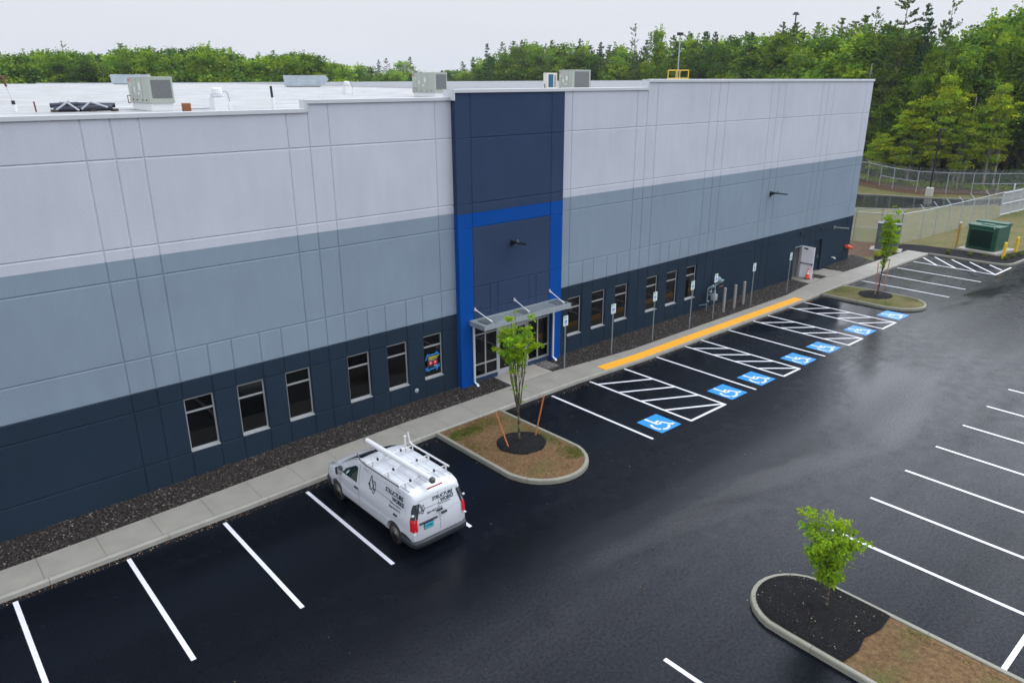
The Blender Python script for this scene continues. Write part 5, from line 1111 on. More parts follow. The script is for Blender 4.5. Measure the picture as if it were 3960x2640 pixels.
M_MESH = mesh_mat('chain_link_galvanised', (.52, .55, .55), .07, .011); M_MESHF = mesh_mat('chain_link_dark', (.30, .33, .32), .07, .008)
def fence(name, path, h, label, mesh_m, step=3.0, arm=.45, z0=0.0, mid=False, zf=lambda x, y: 0.0, out=-1, rail=True):
    o = empty(name, (path[0][0], path[0][1], 0), label, 'fence'); ox, oy = path[0]
    P_ = []
    for a, b_ in zip(path, path[1:]):
        n = max(1, round(math.dist(a, b_)/step)); P_ += [(a[0]+(b_[0]-a[0])*i/n-ox, a[1]+(b_[1]-a[1])*i/n-oy) for i in range(n)]
    P_.append((path[-1][0]-ox, path[-1][1]-oy))
    ms = MB(); uv = []; s_ = 0
    for a, b_ in zip(P_, P_[1:]):
        l = math.dist(a, b_); za, zb_ = zf(a[0]+ox, a[1]+oy), zf(b_[0]+ox, b_[1]+oy); ms.quad((*a, za+.03), (*b_, zb_+.03), (*b_, zb_+h), (*a, za+h)); uv += [(s_, 0), (s_+l, 0), (s_+l, h), (s_, h)]; s_ += l
    f_ = ms.build('chain_link', mesh_m, o); ul = f_.data.uv_layers.new(name='UVMap')
    for i, c in enumerate(uv): ul.data[i].uv = c
    rl = MB(); wr = MB()
    for i, (a, b_) in enumerate(zip(P_, P_[1:])):
        d = Vector((b_[0]-a[0], b_[1]-a[1])).normalized(); nn = Vector((-d.y, d.x))*out; za, zb_ = zf(a[0]+ox, a[1]+oy), zf(b_[0]+ox, b_[1]+oy)
        if rail: rl.cyl((*a, za+h), (*b_, zb_+h), .035, n=6)
        if mid and i % 4 in (1, 2): rl.cyl((*a, za+h*.5), (*b_, zb_+h*.5), .03, n=6)
        for k in (1, 2, 3): wr.cyl((a[0]+nn.x*arm*k/3.2, a[1]+nn.y*arm*k/3.2, za+h+arm*k/3.2), (b_[0]+nn.x*arm*k/3.2, b_[1]+nn.y*arm*k/3.2, zb_+h+arm*k/3.2), .008, n=3)
        ps = MB(); ps.cyl((0, 0, -.1), (0, 0, h+.03), .045, n=8); ps.cyl((0, 0, h+.02), (nn.x*arm, nn.y*arm, h+arm), .025, n=6); ps.build('fence_post', M_GALV, o, loc=(a[0], a[1], za))
    if rail or mid: rl.build('rail', M_GALV, o)
    if arm: wr.build('barbed_wire', M_GALV, o)
    return o
fence('security_fence', [(65.9, .35), (64.9, 1.6), (64.2, 3.4), (60.5, 12), (59, 20)], 2.45, 'galvanised chain link fence running from the corner post back behind the warehouse', M_MESH, mid=True, out=1)
fence('security_fence', [(65.9, .35), (69.1, -.1), (74, -.4), (79, -.68), (86, -.95)], 2.45, 'long galvanised chain link fence with barbed wire arms between the grass and the sliding gate', M_MESH, out=1)
zb2 = lambda x, y: .05+.03*max(0, min(12, y-5))
fence('perimeter_fence', [(112, 42), (104.5, 26), (101.4, 19), (99, 16.4), (97.8, 14.3), (97.3, 11.3), (99.0, 8.6), (103.5, 4.6), (109, 0.5), (118, -6), (135, -17), (150, -26)], 2.35, 'chain link fence in front of the woods on the far side of the drive', M_MESHF, step=3.2, zf=zb2, mid=True, out=-1)
# sliding gate: framed pale pickets
gt = empty('sliding_gate', (86, -.98, 0), 'pale steel picket sliding gate at the end of the chain link fence', 'gate'); MG2 = mat('pale_gate_paint', (.48, .50, .52), .4, .2)
gx, gy, gl = .9963, -.086, 22.0
fr = MB()
for z in (.25, 1.3, 2.35): fr.cyl((0, 0, z), (gx*gl, gy*gl, z), .06, n=6)
fr.build('gate_frame', MG2, gt)
for k in range(11): ps = MB(); ps.cyl((0, 0, .1), (0, 0, 3.0 if k in (1, 4, 7, 10) else 2.4), .075, n=8); ps.ball((0, 0, 3.0 if k in (1, 4, 7, 10) else 2.4), .1, 8, 5); ps.build('gate_post', MG2, gt, loc=(gx*gl*k/10, gy*gl*k/10, 0))
pk = MB()
for k in range(110): q_ = gl*(k+.5)/110; pk.box(gx*q_-.03, gx*q_+.03, gy*q_-.02, gy*q_+.02, .25, 2.5)
tag(pk.build('pickets', MG2, gt), kind='stuff')
# ------------------------------------------------------------ transformer, cabinet, bollards
tf = empty('transformer', (68.3, -5.4, .1), 'green padmount transformer with a fluted front on a concrete pad', 'transformer', rz=R(-8)); MGr = mat('dark_green_paint', (.012, .075, .042), .4, noise=(2, .12)); MGd = mat('dark_green_fins', (.006, .035, .024), .5)
mb = MB(); mb.box(-1.75, 1.45, -1.5, 1.45, -.1, .10, .01); mb.build('pad', M_CONC_B, tf)
mb = MB(); mb.box(-1.15, .25, -1.1, 1.1, .11, 1.92, .04); mb.box(-1.2, .3, -1.16, 1.16, 1.86, 2.0, .03); tk = mb.build('tank', MGr, tf)
mb = MB(); mb.box(.25, 1.15, -.95, 1.2, .11, 1.85, .03); mb.box(.22, 1.2, -1.0, 1.26, 1.85, 2.12, .03); mb.build('rear_compartment', MGr, tf)
mb = MB()
for k in range(24): y = -.82+.0695*k; mb.box(-1.30, -1.15, y, y+.022, .30, 1.62)
fn = mb.build('radiator_fins', MGd, tk); mb = MB(); mb.box(-1.32, -1.15, -.90, -.84, .25, 1.68); mb.box(-1.32, -1.15, .86, .92, .25, 1.68); mb.box(-1.32, -1.15, -.84, .86, 1.63, 1.68); mb.box(-1.32, -1.15, -.84, .86, .25, .30); mb.build('fin_frame', MGr, tk)
mb = MB(); mb.box(-.7, -.1, -.5, .4, 2.0, 2.06, .01); mb.build('hatch', MGr, tk)
mb = MB(); mb.box(-1.21, -1.2, -.85, -.77, 1.86, 1.92); mb.build('warning_tag', MW, tk)
cbn = empty('electric_cabinet', (62.15, -.15, .06), 'tall grey electrical cabinet on a concrete pad behind the leafy young tree', 'cabinet', rz=R(16)); MC = mat('grey_cabinet', (.10, .115, .12), .5, .1)
mb = MB(); mb.box(-.75, .7, -1.15, 1.1, -.1, .12, .01); mb.build('pad', M_CONC_B, cbn)
mb = MB(); mb.box(-.42, .42, -.85, .75, .13, 2.12, .02); mb.box(-.47, .47, -.9, .8, 2.10, 2.18, .01); bx = mb.build('housing', MC, cbn)
mb = MB(); mb.box(-.435, -.42, -.82, -.08, .2, 2.06); mb.build('cabinet_door', MC, bx); mb = MB(); mb.box(-.435, -.42, -.04, .72, .2, 2.06); mb.build('cabinet_door', MC, bx)
for y, z in ((.3, 1.75), (.02, 1.5)): mb = MB(); mb.box(-.442, -.435, y-.06, y+.06, z-.06, z+.06); mb.build('red_sticker', MRd, bx)
for x in (-.3, .35):
    mb = MB(); mb.box(.42, .46, x-.03, x+.03, .15, 2.1); mb.build('side_stiffener', M_GALV, bx)
for i, (x, y, h, r_, lb) in enumerate(((65.78, -7.32, 1.28, .11, 'yellow round bollard nearer the curb by the green transformer'), (68.9, -7.25, 1.25, .11, 'yellow round bollard right of the green transformer'))):
    mb = MB(); mb.lathe([(r_, -.1), (r_, h-.08), (r_*.8, h-.02), (r_*.3, h)], n=16); o = mb.build('yellow_bollard', M_YELLOW, smooth=False, loc=(x, y, .03)); tag(o, lb, 'bollard', 'yellow bollards by the transformer')
pt = empty('marker_post', (67.8, -3.36, .03), 'thin yellow utility marker post with a flat cap left of the transformer', 'post'); mb = MB(); mb.cyl((0, 0, 0), (0, 0, 1.95), .08, n=10); mb.build('post', mat('ochre_paint', (.42, .24, .02), .6), pt); mb = MB(); mb.box(-.14, .24, -.06, .06, 1.95, 2.0); mb.build('cap_plate', MG2, pt)
# wooden stakes and guy lines at the young trees
def stake(x, y, z, dx, dy, l, label, cat='stake'):
    mb = MB(); mb.box(-.021, .021, -.021, .021, 0, l, .003); o = mb.build('wooden_stake', M_STAKE, loc=(x, y, z)); d = Vector((dx, dy, 1)).normalized(); o.rotation_euler = d.to_track_quat('Z', 'Y').to_euler(); tag(o, label, cat, 'stakes round the young trees'); return o
stake(17.68, -5.73, .15, -.12, .42, 1.45, 'orange brown stake leaning to the upper left in the mulch of the near island')
stake(19.03, -5.68, .15, .30, .02, 1.62, 'upright orange brown stake right of the tree on the near island')
stake(47.95, -5.58, .2, .12, .1, 2.0, 'reddish stake left of the thin trunk on the far island')
stake(49.35, -5.44, .2, .32, .05, 2.05, 'reddish stake right of the thin trunk on the far island')

# ------------------------------------------------------------ trees
def leaf_cloud(name, C_, sizes, tints, m, up_bias=.5, aspect=1.0, seed=0, droop=0.0, dirs=None):
    """leaves as small bent blades; C_ (n,3) positions"""
    r = np.random.default_rng(seed); n = len(C_); C_ = np.asarray(C_, float); sizes = np.asarray(sizes, float)
    nrm = r.normal(size=(n, 3)); nrm /= np.linalg.norm(nrm, axis=1, keepdims=True); nrm = nrm*(1-up_bias); nrm[:, 2] += up_bias; nrm /= np.linalg.norm(nrm, axis=1, keepdims=True)
    a = r.normal(size=(n, 3)) if dirs is None else dirs+r.normal(size=(n, 3))*.35
    a -= (a*nrm).sum(1, keepdims=True)*nrm; a /= np.linalg.norm(a, axis=1, keepdims=True)+1e-9; b_ = np.cross(nrm, a)
    s = sizes[:, None]; w = s*aspect
    V = np.stack([C_-a*s*.5, C_+b_*w*.42-nrm*s*.05, C_+a*s*.55-nrm*s*(.12+droop), C_-b_*w*.42-nrm*s*.05], 1).reshape(-1, 3)
    me = bpy.data.meshes.new(name); me.vertices.add(4*n); me.vertices.foreach_set('co', V.reshape(-1)); me.loops.add(4*n); me.loops.foreach_set('vertex_index', np.arange(4*n)); me.polygons.add(n); me.polygons.foreach_set('loop_start', np.arange(n)*4)
    me.update(calc_edges=True); t = np.asarray(tints, float)*r.uniform(.8, 1.2, (n, 1)); t = np.repeat(np.concatenate([t, np.ones((n, 1))], 1), 4, 0)
    ca_ = me.color_attributes.new('tint', 'FLOAT_COLOR', 'POINT'); ca_.data.foreach_set('color', t.reshape(-1)); me.materials.append(m); return me
def link(me, name, parent): o = bpy.data.objects.new(name, me); COL.objects.link(o); o.parent = parent; return o
HUES = np.array([(1, 1, 1), (1.28, 1.12, .75), (.78, .92, 1.0), (1.15, 1.2, .9), (.70, .80, .95), (1.4, 1.22, .7)])
def broadleaf(name, H, rx, z0, nc, nl, ls, m, seed, bark, trunk_r=.22, flat=.35, spiky=0, cl=1.15, limbs=True):
    r = np.random.default_rng(seed); o = bpy.data.objects.new(name, None); COL.objects.link(o)
    zc, rz = (H+z0)/2, (H-z0)/2; P_, S_, T_ = [], [], []; cen = []
    ph = r.uniform(0, 6.28, 6)
    for k in range(nc):
        while True:
            d = r.normal(size=3); d /= np.linalg.norm(d); q = r.uniform(.25, 1)**.45
            lob = 1+.20*math.sin(3*math.atan2(d[1], d[0])+ph[0])+.16*math.sin(5*d[2]*2+ph[1])+.12*math.sin(7*math.atan2(d[1], d[0])+4*d[2]+ph[2])
            hz = (d[2]*q+1)/2; taper = (1-.45*hz**2)*(.55+.45*min(1, hz*3.0))
            c = np.array([d[0]*rx*q*lob*taper*1.1, d[1]*rx*q*lob*taper*1.1, zc+d[2]*rz*q*min(1.05, lob)])
            if c[2] < H-.3: break
        cen.append(c); hue = HUES[r.integers(0, len(HUES))]*r.uniform(.78, 1.25); R_ = cl*r.uniform(.65, 1.3)
        n = int(nl*r.uniform(.7, 1.3)); a = r.uniform(0, 6.28, n); u = np.sqrt(r.uniform(0, 1, n)); z = r.normal(0, flat*.5, n)
        x = R_*u*np.cos(a); y = R_*u*np.sin(a); zz = z*R_-.30*R_*u**2
        P_.append(np.stack([x, y, zz], 1)+c); S_.append(ls*r.uniform(.6, 1.3, n)); T_.append(np.tile(hue, (n, 1)))
    for k in range(spiky):
        a, rr = r.uniform(0, 6.28), rx*.75*r.uniform(0, 1); bx, by = rr*math.cos(a), rr*math.sin(a); h = H*r.uniform(.78, .92); L_ = r.uniform(1.2, 2.8); n = int(L_*22); t = r.uniform(0, 1, n)
        P_.append(np.stack([bx+t*L_*.3*math.cos(a)+r.normal(0, .16, n), by+t*L_*.3*math.sin(a)+r.normal(0, .16, n), h+t*L_], 1)); S_.append(ls*r.uniform(.5, .9, n)); T_.append(np.tile(HUES[2], (n, 1)))
    link(leaf_cloud(name+'_crown', np.concatenate(P_), np.concatenate(S_), np.concatenate(T_), m, .45, 1.0, seed), 'crown', o)
    tb_ = MB(); top = H*.82; pts = [Vector((0, 0, -.3))]; 
    for i in range(1, 7): pts.append(Vector((r.normal(0, .12)*i*.35, r.normal(0, .12)*i*.35, top*i/6)))
    rs_ = [trunk_r*(1-.8*i/6) for i in range(7)]
    for i in range(6): tb_.cyl(pts[i], pts[i+1], rs_[i], rs_[i+1], 8)
    if limbs:
        for c in cen[::2]:
            k = min(5, max(1, int((c[2]-.25*abs(c[0]))/top*6)-1)); s0 = pts[k]; e_ = Vector(c); mid = s0.lerp(e_, .5)+Vector((0, 0, -.06*(e_-s0).length)); r0 = rs_[k]*.38; tb_.cyl(s0, mid, r0, r0*.6, 5, False); tb_.cyl(mid, e_, r0*.6, r0*.15, 5, False)
    tk_ = tb_.build(name+'_trunk', bark, o, smooth=True); tk_.name = 'trunk'; return o
def conifer(name, H, R0, z0, m, seed, bark, gap=.75, nb=5, ls=.34, dens_=10, sweep=.35, ragged=.3, trunk_r=.22):
    r = np.random.default_rng(seed); o = bpy.data.objects.new(name, None); COL.objects.link(o); P_, D_, T_ = [], [], []; tb_ = MB()
    for i in range(6): tb_.cyl((0, 0, H*i/6-.3*(i == 0)), (0, 0, H*(i+1)/6), trunk_r*(1-i/6)+.012, trunk_r*(1-(i+1)/6)+.010, 8)
    z = z0
    while z < H-.25:
        f = 1-(z-z0)/(H-z0); L0 = R0*(f**.75)*(1 if f < .85 else .8)+.22
        for k in range(nb):
            if r.uniform() < ragged*.55: continue
            a = r.uniform(0, 6.28); L_ = L0*r.uniform(1-ragged, 1+ragged*.5); up_ = sweep*(.3+.9*(1-f)); e_ = Vector((L_*math.cos(a), L_*math.sin(a), z+L_*up_)); s0 = Vector((0, 0, z)); tb_.cyl(s0, e_, .045*f+.012, .008, 4, False)
            n = max(5, int(L_*dens_*2.2)); t = r.uniform(.18, 1.05, n)**.8; sp_ = L_*.20*(1.15-t); side = np.array([-math.sin(a), math.cos(a), 0])
            p = np.array(s0)[None]+(np.array(e_)-np.array(s0))[None]*t[:, None]+side[None]*(r.normal(0, 1, n)*sp_)[:, None]; p[:, 2] += r.normal(.05, .10, n)+.10*t*L_
            P_.append(p); d = np.array([math.cos(a), math.sin(a), up_+.35]); D_.append(np.tile(d, (n, 1))+side[None]*r.normal(0, .5, (n, 1))); T_.append(np.tile(HUES[r.integers(0, 5)]*r.uniform(.8, 1.15), (n, 1)))
        z += gap*r.uniform(.6, 1.3)
    n = 30; P_.append(np.stack([r.normal(0, .08, n), r.normal(0, .08, n), H-r.uniform(0, 1.2, n)], 1)); D_.append(np.tile([0, 0, 1.], (n, 1))); T_.append(np.tile(HUES[2], (n, 1)))
    P_ = np.concatenate(P_); link(leaf_cloud(name+'_crown', P_, ls*r.uniform(.6, 1.3, len(P_)), np.concatenate(T_), m, .25, .55, seed, dirs=np.concatenate(D_)), 'crown', o)
    tk_ = tb_.build(name+'_trunk', bark, o); tk_.name = 'trunk'; return o
L_MAP = leaf_mat('bright_maple_leaf', (.235, .32, .025), .16, .35); L_MID = leaf_mat('mid_green_leaf', (.155, .25, .030), .34, .35); L_DK = leaf_mat('dark_green_leaf', (.085, .155, .024), .2, .3)
L_PINE = leaf_mat('pine_needles', (.10, .145, .030), .2, .15); L_SPR = leaf_mat('blue_green_needles', (.045, .10, .045), .2, .12); L_YNG = leaf_mat('young_tree_leaf', (.23, .38, .022), .05, .4)
PROTO = {
 'maple': broadleaf('maple', 13.5, 2.7, 2.6, 105, 80, .26, L_MAP, 11, M_BARKL, .13, .28, 4, cl=.92),
 'mid1': broadleaf('broadleaf_tree', 22, 4.0, 5.0, 120, 62, .42, L_MID, 12, M_BARK, .26, .5, 7, 1.25),
 'mid2': broadleaf('broadleaf_tree', 21, 3.6, 4.5, 110, 62, .42, L_MID, 13, M_BARK, .24, .5, 9, 1.2),
 'dark1': broadleaf('broadleaf_tree', 22, 4.2, 4.0, 120, 62, .44, L_DK, 14, M_BARK, .28, .5, 4, 1.3),
 'round': broadleaf('broadleaf_tree', 17, 4.3, 3.0, 110, 64, .44, L_MID, 15, M_BARK, .25, .55, 2, 1.4),
 'pine': conifer('pine_tree', 25, 4.2, 6.0, L_PINE, 21, M_BARK, .85, 5, .40, 9, .40, .45, .26),
 'spruce': conifer('spruce_tree', 22, 3.0, 3.0, L_SPR, 22, M_BARK, .62, 6, .36, 9, .12, .25, .22),
 'scrag': conifer('pine_tree', 24, 3.4, 9.5, L_PINE, 23, M_BARK, 1.15, 4, .34, 7, .55, .6, .20)}
PH = {'maple': 13.5, 'mid1': 22, 'mid2': 21, 'dark1': 22, 'round': 17, 'pine': 25, 'spruce': 22, 'scrag': 24}
used_p = set()
def plant(kind, x, y, h, label, group=None, rz=None, wide=1.0):
    p = PROTO[kind]; o = p if kind not in used_p else copy_tree(p); used_p.add(kind); s_ = h/PH[kind]; o.location = (x, y, -.1); o.scale = (s_*wide, s_*wide, s_); o.rotation_euler.z = random.uniform(0, 6.28) if rz is None else rz
    for k in ('label', 'category', 'group'):
        if k in o: del o[k]
    tag(o, label, 'tree', group); return o
def plant_px(kind, px, row, dist, label, group=None, wide=1.0, rz=None):
    x, y, t_ = far_spot(px, dist); return plant(kind, x, y, top_z(row, t_)+.1, label, group, rz, wide)
# trees one can point to
plant_px('pine', 3462, -8, 120, 'tallest shaggy pine, its bare top cutting the sky right of the building corner', wide=1.15)
plant_px('scrag', 3352, 55, 124, 'thin pine with a few upswept branches just behind the building corner', wide=1.1)
plant_px('spruce', 3540, 45, 122, 'blue green conifer right of the tallest shaggy pine', wide=1.0)
plant_px('scrag', 3632, 16, 118, 'sparse tree with upright bare tipped branches in the sky gap at right', wide=.9)
plant_px('scrag', 2447, 112, 178, 'tall scraggly pine left of the floodlight pole, standing clear of the wood', wide=1.0)
plant_px('spruce', 1887, 180, 205, 'dark narrow spruce above the rooftop unit left of the tower, first of the right wood', wide=.9)
plant_px('mid2', 2532, 126, 180, 'two stemmed airy tree just right of the tall scraggly pine', wide=.7)
plant_px('maple', 3668, 285, 109, 'bright yellow green maple over the black lamp post behind the far fence', wide=.95)
plant_px('maple', 3570, 385, 110, 'low spreading yellow green maple left of the bright maple by the lamp post', wide=1.25)
plant_px('maple', 3880, 320, 110, 'yellow green maple at the right edge above the sliding gate', wide=.95)
plant_px('maple', 3445, 510, 112, 'small yellow green tree at the fence beside the building corner', wide=1.3)
plant_px('maple', 3775, 430, 108, 'small leaning yellow green tree before the dark wood right of the lamp post', wide=.9)
plant_px('mid1', 3622, 150, 112, 'slender leafy tree just behind and left of the bright maple', wide=.75)
plant_px('mid2', 3735, 200, 113, 'mid green leafy tree just behind and right of the bright maple', wide=.8)
# the right wood, row behind row
GRP = 'trees of the wood behind the far fence'; LBL = {'mid1': 'green broadleaf tree standing in the dense wood right and behind the building', 'mid2': 'upright light green broadleaf tree in the dense wood right and behind the building', 'dark1': 'dark green broadleaf tree in the dense wood right and behind the building', 'round': 'round crowned green tree in the dense wood right and behind the building', 'pine': 'olive green pine tree in the dense wood right and behind the building', 'spruce': 'pointed dark conifer in the dense wood right and behind the building', 'scrag': 'thin sparse pine in the dense wood right and behind the building'}
def skyline(px): return lerp_tab([(1780, 262), (1880, 225), (2000, 188), (2160, 185), (2300, 195), (2450, 200), (2600, 175), (2760, 160), (2950, 150), (3100, 130), (3250, 120), (3400, 112), (3600, 122), (3700, 130), (3780, 112), (3860, 70), (3960, 45), (4200, 20), (4600, 0)], px)
def edge_d(px): return lerp_tab([(1780, 235), (2100, 215), (2600, 185), (3000, 152), (3300, 124), (3400, 117), (3600, 113), (3960, 113), (4500, 118)], px)
rr = random.Random(5)
for row_, (dd, step, hv) in enumerate(((2, 46, 1.02), (9, 44, 1.0), (18, 44, .96), (30, 50, .98))):
    px = 1800 + 17*row_
    while px < 4330:
        d = edge_d(px)+dd+rr.uniform(-2, 3); st_ = step*(1.0 if px < 3300 else 1.45)
        kd = rr.choices(['mid1', 'mid2', 'dark1', 'round', 'pine', 'spruce', 'scrag'], [24, 20, 14, 8, 16, 9, 7] if px < 3380 else [18, 16, 30, 8, 14, 8, 2])[0]
        sk = skyline(px)+rr.uniform(-14, 26)+(8 if row_ == 0 else 0)
        if row_ == 0 and px > 3380: sk += rr.uniform(60, 160)
        if kd in ('pine', 'spruce', 'scrag'): sk -= rr.uniform(8, 26)
        if kd == 'round': sk += 25
        plant_px(kd, px, sk, d, LBL[kd], GRP, wide=rr.uniform(.85, 1.15)*(1.15 if px < 3300 else 1.0))
        px += st_*rr.uniform(.75, 1.3)
# the wood beyond the left half of the roof
GRL = 'trees of the wood beyond the roof on the left'; LBL2 = {k: v.replace('in the dense wood right and behind the building', 'beyond the white roof on the left') for k, v in LBL.items()}
def skyl(px): return lerp_tab([(-200, 215), (0, 212), (120, 205), (240, 195), (300, 192), (380, 215), (500, 192), (620, 190), (750, 186), (850, 188), (910, 205), (1000, 232), (1060, 212), (1150, 203), (1230, 228), (1330, 243), (1450, 268), (1600, 280), (1800, 270)], px)
for row_, (d0, step) in enumerate(((182, 44), (196, 42), (212, 46))):
    px = -150 + 20*row_
    while px < 1800:
        kd = rr.choices(['round', 'mid1', 'dark1', 'mid2', 'spruce'], [30, 24, 26, 12, 5 if px > 1200 else 3])[0]
        sk = skyl(px)+rr.uniform(-9, 13)+(6 if row_ == 0 else 0)
        far_ = max(0, px-1150)/650
        plant_px(kd, px, sk, d0+110*far_+rr.uniform(-3, 3), LBL2[kd].replace('on the left', 'on the left of the tower'), GRL, wide=rr.uniform(.95, 1.35)+.45*far_)
        px += step*rr.uniform(.75, 1.25)*(1+.3*far_)
for px, row, d, kd, lb in ((1050, 206, 176, 'round', 'tall stemmed round tree, left one of the pair above the middle roof hood'), (1150, 198, 176, 'round', 'broad dark tree of the pair rising above the middle roof hood'), (1222, 214, 178, 'dark1', 'dark bushy tree right of the broad tree above the middle roof hood'), (820, 180, 174, 'round', 'broad round topped tree highest on the left skyline'),
                           (268, 166, 200, 'scrag', 'thin bare topped tree poking out of the left skyline'), (490, 176, 200, 'pine', 'pointed tree on the left skyline above the nearest roof hood'),
                           (1470, 236, 420, 'spruce', 'hazy blue conifer on the far middle skyline, left one'), (1500, 231, 430, 'pine', 'hazy blue pine on the far middle skyline'), (1560, 232, 410, 'round', 'hazy rounded tree on the far middle skyline'), (1590, 226, 425, 'spruce', 'hazy conifer on the far middle skyline, right one'), (1790, 243, 400, 'pine', 'faint bluish tree far off just left of the dark spruce')):
    plant_px(kd, px, row, d, lb, wide=1.25 if kd != 'scrag' else .9)
# undergrowth along the wood edges and a far wooded ridge, both uncountable
def mass(name, spots, n_per, R_, ls, m, label, seed, cat):
    r = np.random.default_rng(seed); P_, T_ = [], []
    for (x, y, z, s_) in spots:
        n = int(n_per*s_); d = r.normal(size=(n, 3)); d /= np.linalg.norm(d, axis=1, keepdims=True); q = r.uniform(.3, 1, (n, 1))**.5; P_.append(np.array([x, y, z])+d*q*np.array([R_*s_, R_*s_, R_*.8*s_])); T_.append(np.tile(HUES[r.integers(0, 6)]*r.uniform(.7, 1.2), (n, 1)))
    P_ = np.concatenate(P_); P_[:, 2] = np.abs(P_[:, 2]); o = link(leaf_cloud(name, P_, ls*r.uniform(.6, 1.3, len(P_)), np.concatenate(T_), m, .4, 1, seed), name, None); tag(o, label, cat, kind='stuff')
sp = []
for px in range(3320, 4300, 9):
    for k in range(4): d = edge_d(px)+rr.uniform(-1, 30); x, y, _ = far_spot(px+rr.uniform(-6, 6), d); sp.append((x, y, rr.uniform(.2, 5.0 if k > 1 else 1.5), rr.uniform(.5, 1.4)))
mass('undergrowth', sp, 150, 1.6, .32, L_DK, 'dark leafy undergrowth along the foot of the wood behind the fence', 31, 'undergrowth')
sp = []
for px in range(3320, 4100, 12): x, y, _ = far_spot(px, edge_d(px)-3.5+rr.uniform(-1, 1)); sp.append((x, y, rr.uniform(0, .3), rr.uniform(.3, .8)))
mass('weeds', sp, 110, 1.1, .22, L_MAP, 'light green weeds and saplings at the foot of the far fence', 32, 'weeds')
sp = []
for i in range(420):
    px = rr.uniform(-300, 4200); x, y, _ = far_spot(px, rr.uniform(520, 640)); sp.append((x, y, rr.uniform(3, 13), rr.uniform(.8, 1.5)))
mass('far_woodland', sp, 60, 9, 1.7, L_DK, 'continuous far woodland ridge closing the horizon', 33, 'woodland')
# slim pale trunks inside the wood edge
for i, (px, d, h, ln_) in enumerate(((3795, 109, 11, .5), (3880, 109, 12, .35), (3755, 109, 9, -.2), (3560, 111, 14, .15), (3612, 111, 15, .1), (3655, 111, 15, -.1), (3362, 113, 15, .28), (3920, 109, 9, .2))):
    x, y, _ = far_spot(px, d); mb = MB(); k = 6; pts = [Vector((ln_*j*.35+rr.uniform(-.08, .08), ln_*j*.2, h*j/k)) for j in range(k+1)]
    for j in range(k): mb.cyl(pts[j], pts[j+1], .13*(1-.6*j/k), .13*(1-.6*(j+1)/k), 7)
    o = mb.build('bare_trunk', M_BARKL if i in (0, 1, 2, 6, 7) else M_BARK, smooth=True, loc=(x, y, -.1)); tag(o, 'slim bare tree trunk standing in front of the dark wood behind the far fence', 'tree trunk', 'bare trunks at the edge of the wood')

# ---- the three young street trees, leaves and twigs modelled one by one
def young(x, y, z, H, fork, spreads, label, seed, dense, low, ls=.105, hang=.5, stems=9, lean=(0, 0), rad=.9, trunk_r=.045, prof=None):
    r = np.random.default_rng(seed); o = empty('young_tree', (x, y, z), label, 'tree', 'young trees planted on the lot islands'); tb_ = MB(); P_, D_, T_, S_ = [], [], [], []
    tr = [Vector((lean[0]*k/4*fork/H, lean[1]*k/4*fork/H, fork*k/4-(.05 if k == 0 else 0))) for k in range(5)]
    for a, b_, ra, rb_ in zip(tr, tr[1:], (trunk_r, trunk_r*.92, trunk_r*.86, trunk_r*.8), (trunk_r*.92, trunk_r*.86, trunk_r*.8, trunk_r*.72)): tb_.cyl(a, b_, ra, rb_, 8)
    for s_ in range(stems):
        a = 6.283*s_/stems+r.uniform(-.3, .3); top = H*(1 if s_ == 0 else r.uniform(.72, .97)); sp_ = 0.05 if s_ == 0 else rad*r.uniform(.25, .62); b0 = Vector((lean[0]*fork/H, lean[1]*fork/H, fork*r.uniform(.8, 1))); pts = [b0]; K = 7
        for k in range(1, K+1):
            f = k/K; zz = b0.z+(top-b0.z)*f; g_ = sp_*(f**.8); pts.append(Vector((lean[0]*zz/H+g_*math.cos(a+.3*f)+r.normal(0, .02), lean[1]*zz/H+g_*math.sin(a+.3*f)+r.normal(0, .02), zz)))
        for k in range(K): tb_.cyl(pts[k], pts[k+1], .020*(1-k/K)+.005, .020*(1-(k+1)/K)+.004, 5, False)
        for k in range(1, K+1):
            zz = pts[k].z; w = prof(zz/H)
            for b_ in range(3):
                if r.uniform() > w*1.25: continue
                aa = r.uniform(0, 6.283); L_ = rad*r.uniform(.25, .75)*w; e_ = pts[k]+Vector((math.cos(aa)*L_, math.sin(aa)*L_, L_*r.uniform(-.05, .4))); tb_.cyl(pts[k], e_, .008, .003, 4, False)
                n = int(dense*L_*r.uniform(.7, 1.3)); t = r.uniform(.25, 1.12, n); side = np.array([-math.sin(aa), math.cos(aa), 0]); off = r.choice([-1, 1], n)*ls*.55
                p = np.array(pts[k])[None]+np.array(e_-pts[k])[None]*t[:, None]+side[None]*off[:, None]+r.normal(0, .035, (n, 3)); p[:, 2] -= np.abs(r.normal(0, hang*.08, n))
                P_.append(p); D_.append(side[None]*np.sign(off)[:, None]+np.array(e_-pts[k])[None]*1.2/(L_+.1)+np.array([0, 0, -hang])[None]); T_.append(np.tile(HUES[r.choice([0, 0, 1, 3, 2])]*r.uniform(.8, 1.15), (n, 1))); S_.append(ls*r.uniform(.7, 1.3, n))
    P_ = np.concatenate(P_); link(leaf_cloud('young_crown', P_, np.concatenate(S_), np.concatenate(T_), L_YNG, .35, .62, seed, .12, np.concatenate(D_)), 'crown', o); tb_.build('trunk', M_BARK, o, smooth=True); return o
def prf(tab): return lambda f: lerp_tab(tab, f)
young(18.30, -5.60, .22, 5.0, 1.35, None, 'leafy young tree on the near island, in front of the building entrance', 41, 125, 1.5, prof=prf([(0, 0), (.25, .10), (.52, .16), (.62, .5), (.70, .95), (.80, .75), (.9, .42), (1, .35)]), rad=.95, stems=10, lean=(-.12, .1), ls=.10)
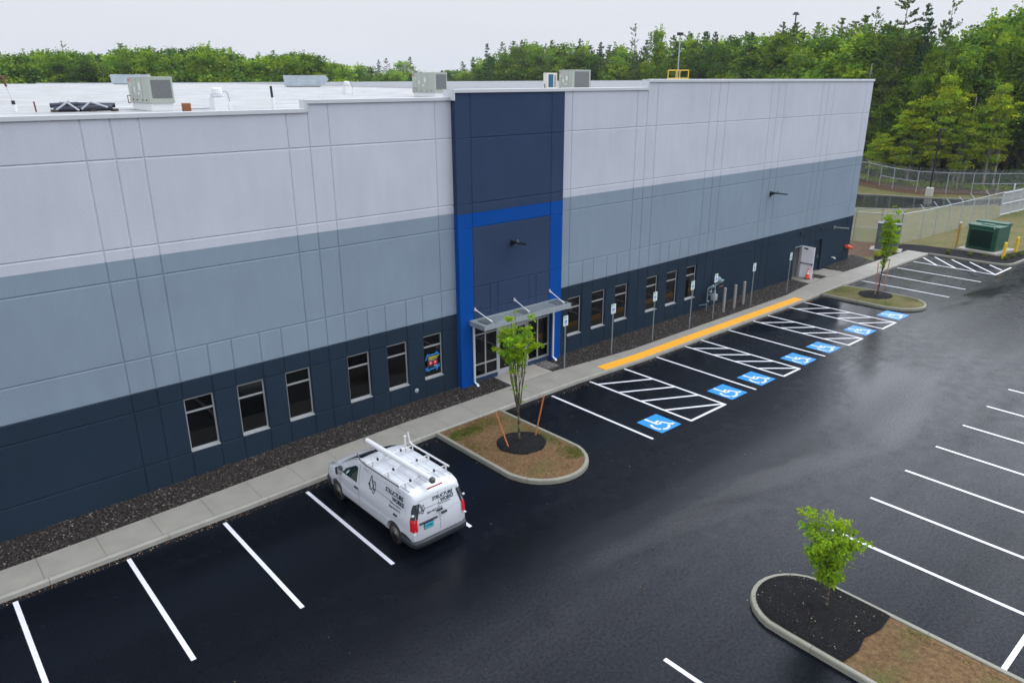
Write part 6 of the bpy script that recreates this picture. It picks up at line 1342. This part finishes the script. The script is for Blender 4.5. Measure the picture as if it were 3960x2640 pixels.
young(48.62, -5.45, .22, 5.4, 1.5, None, 'slender young tree on the far island, before the grey cabinet', 42, 80, 1.5, prof=prf([(0, 0), (.25, .3), (.45, .4), (.6, .8), (.8, .75), (1, .35)]), rad=.72, stems=8, lean=(.16, -.12), ls=.14, trunk_r=.05)
young(18.02, -17.55, .16, 2.55, .62, None, 'bushy multi stemmed young tree on the near right island', 43, 135, 1, prof=prf([(0, 0), (.3, .3), (.5, .6), (.62, .6), (.78, 1.0), (.9, .9), (1, .7)]), rad=.76, stems=7, lean=(-.12, .05), ls=.095, hang=.9, trunk_r=.04)
# shrubs in the mulch bed
def shrub(x, y, s_, label, m, seed, grp=None):
    r = np.random.default_rng(seed); o = empty('shrub', (x, y, .08), label, 'shrub', grp); n = int(420*s_); d = r.normal(size=(n, 3)); d /= np.linalg.norm(d, axis=1, keepdims=True); p = d*(r.uniform(.4, 1, (n, 1))**.5)*np.array([.42, .42, .34])*s_; p[:, 2] += .34*s_
    link(leaf_cloud('shrub_leaves', p, .075*r.uniform(.7, 1.3, n), np.tile([1.0, 1, 1], (n, 1)), m, .4, .7, seed), 'leaves', o); mb = MB()
    for k in range(6): a = k; mb.cyl((0, 0, -.02), (.22*s_*math.cos(a), .22*s_*math.sin(a), .5*s_), .010, .004, 4)
    mb.build('stems', M_BARK, o)
L_YEL = leaf_mat('yellow_leaf', (.34, .36, .02), .05, .3)
for i, (x, y, s_, lb) in enumerate(((59.3, -.75, .75, 'yellow green shrub leftmost behind the slender young tree'), (60.2, -.85, 1.0, 'largest yellow green shrub behind the slender young tree'), (61.6, -1.0, .8, 'yellow green shrub nearest the grey cabinet pad'))): shrub(x, y, s_, lb, L_YEL, 50+i)
for i, (x, y) in enumerate(((64.5, -3.9), (64.9, -5.3), (65.1, -6.3), (65.4, -7.6), (66.6, -7.7), (67.8, -7.9))): shrub(x, y, .5, 'small low green shrub in the black mulch before the transformer', leaf_mat('low_shrub_leaf', (.09, .13, .02), .1, .3), 60+i, 'small shrubs in the mulch before the transformer')

# ------------------------------------------------------------ damp air over the whole scene
hz = MB(); hz.box(-400, 900, -120, 900, -1.2, 46); ho = hz.build('haze', None)
hm = bpy.data.materials.new('damp_air'); hm.use_nodes = True; t = hm.node_tree; t.nodes.clear(); oo = t.nodes.new('ShaderNodeOutputMaterial'); pv = t.nodes.new('ShaderNodeVolumePrincipled')
pv.inputs['Color'].default_value = (.80, .88, 1.0, 1); pv.inputs['Density'].default_value = HAZE; pv.inputs['Anisotropy'].default_value = .2
t.links.new(pv.outputs[0], oo.inputs['Volume']); ho.data.materials.append(hm); tag(ho, 'thin damp haze paling the far trees', 'haze', kind='stuff')
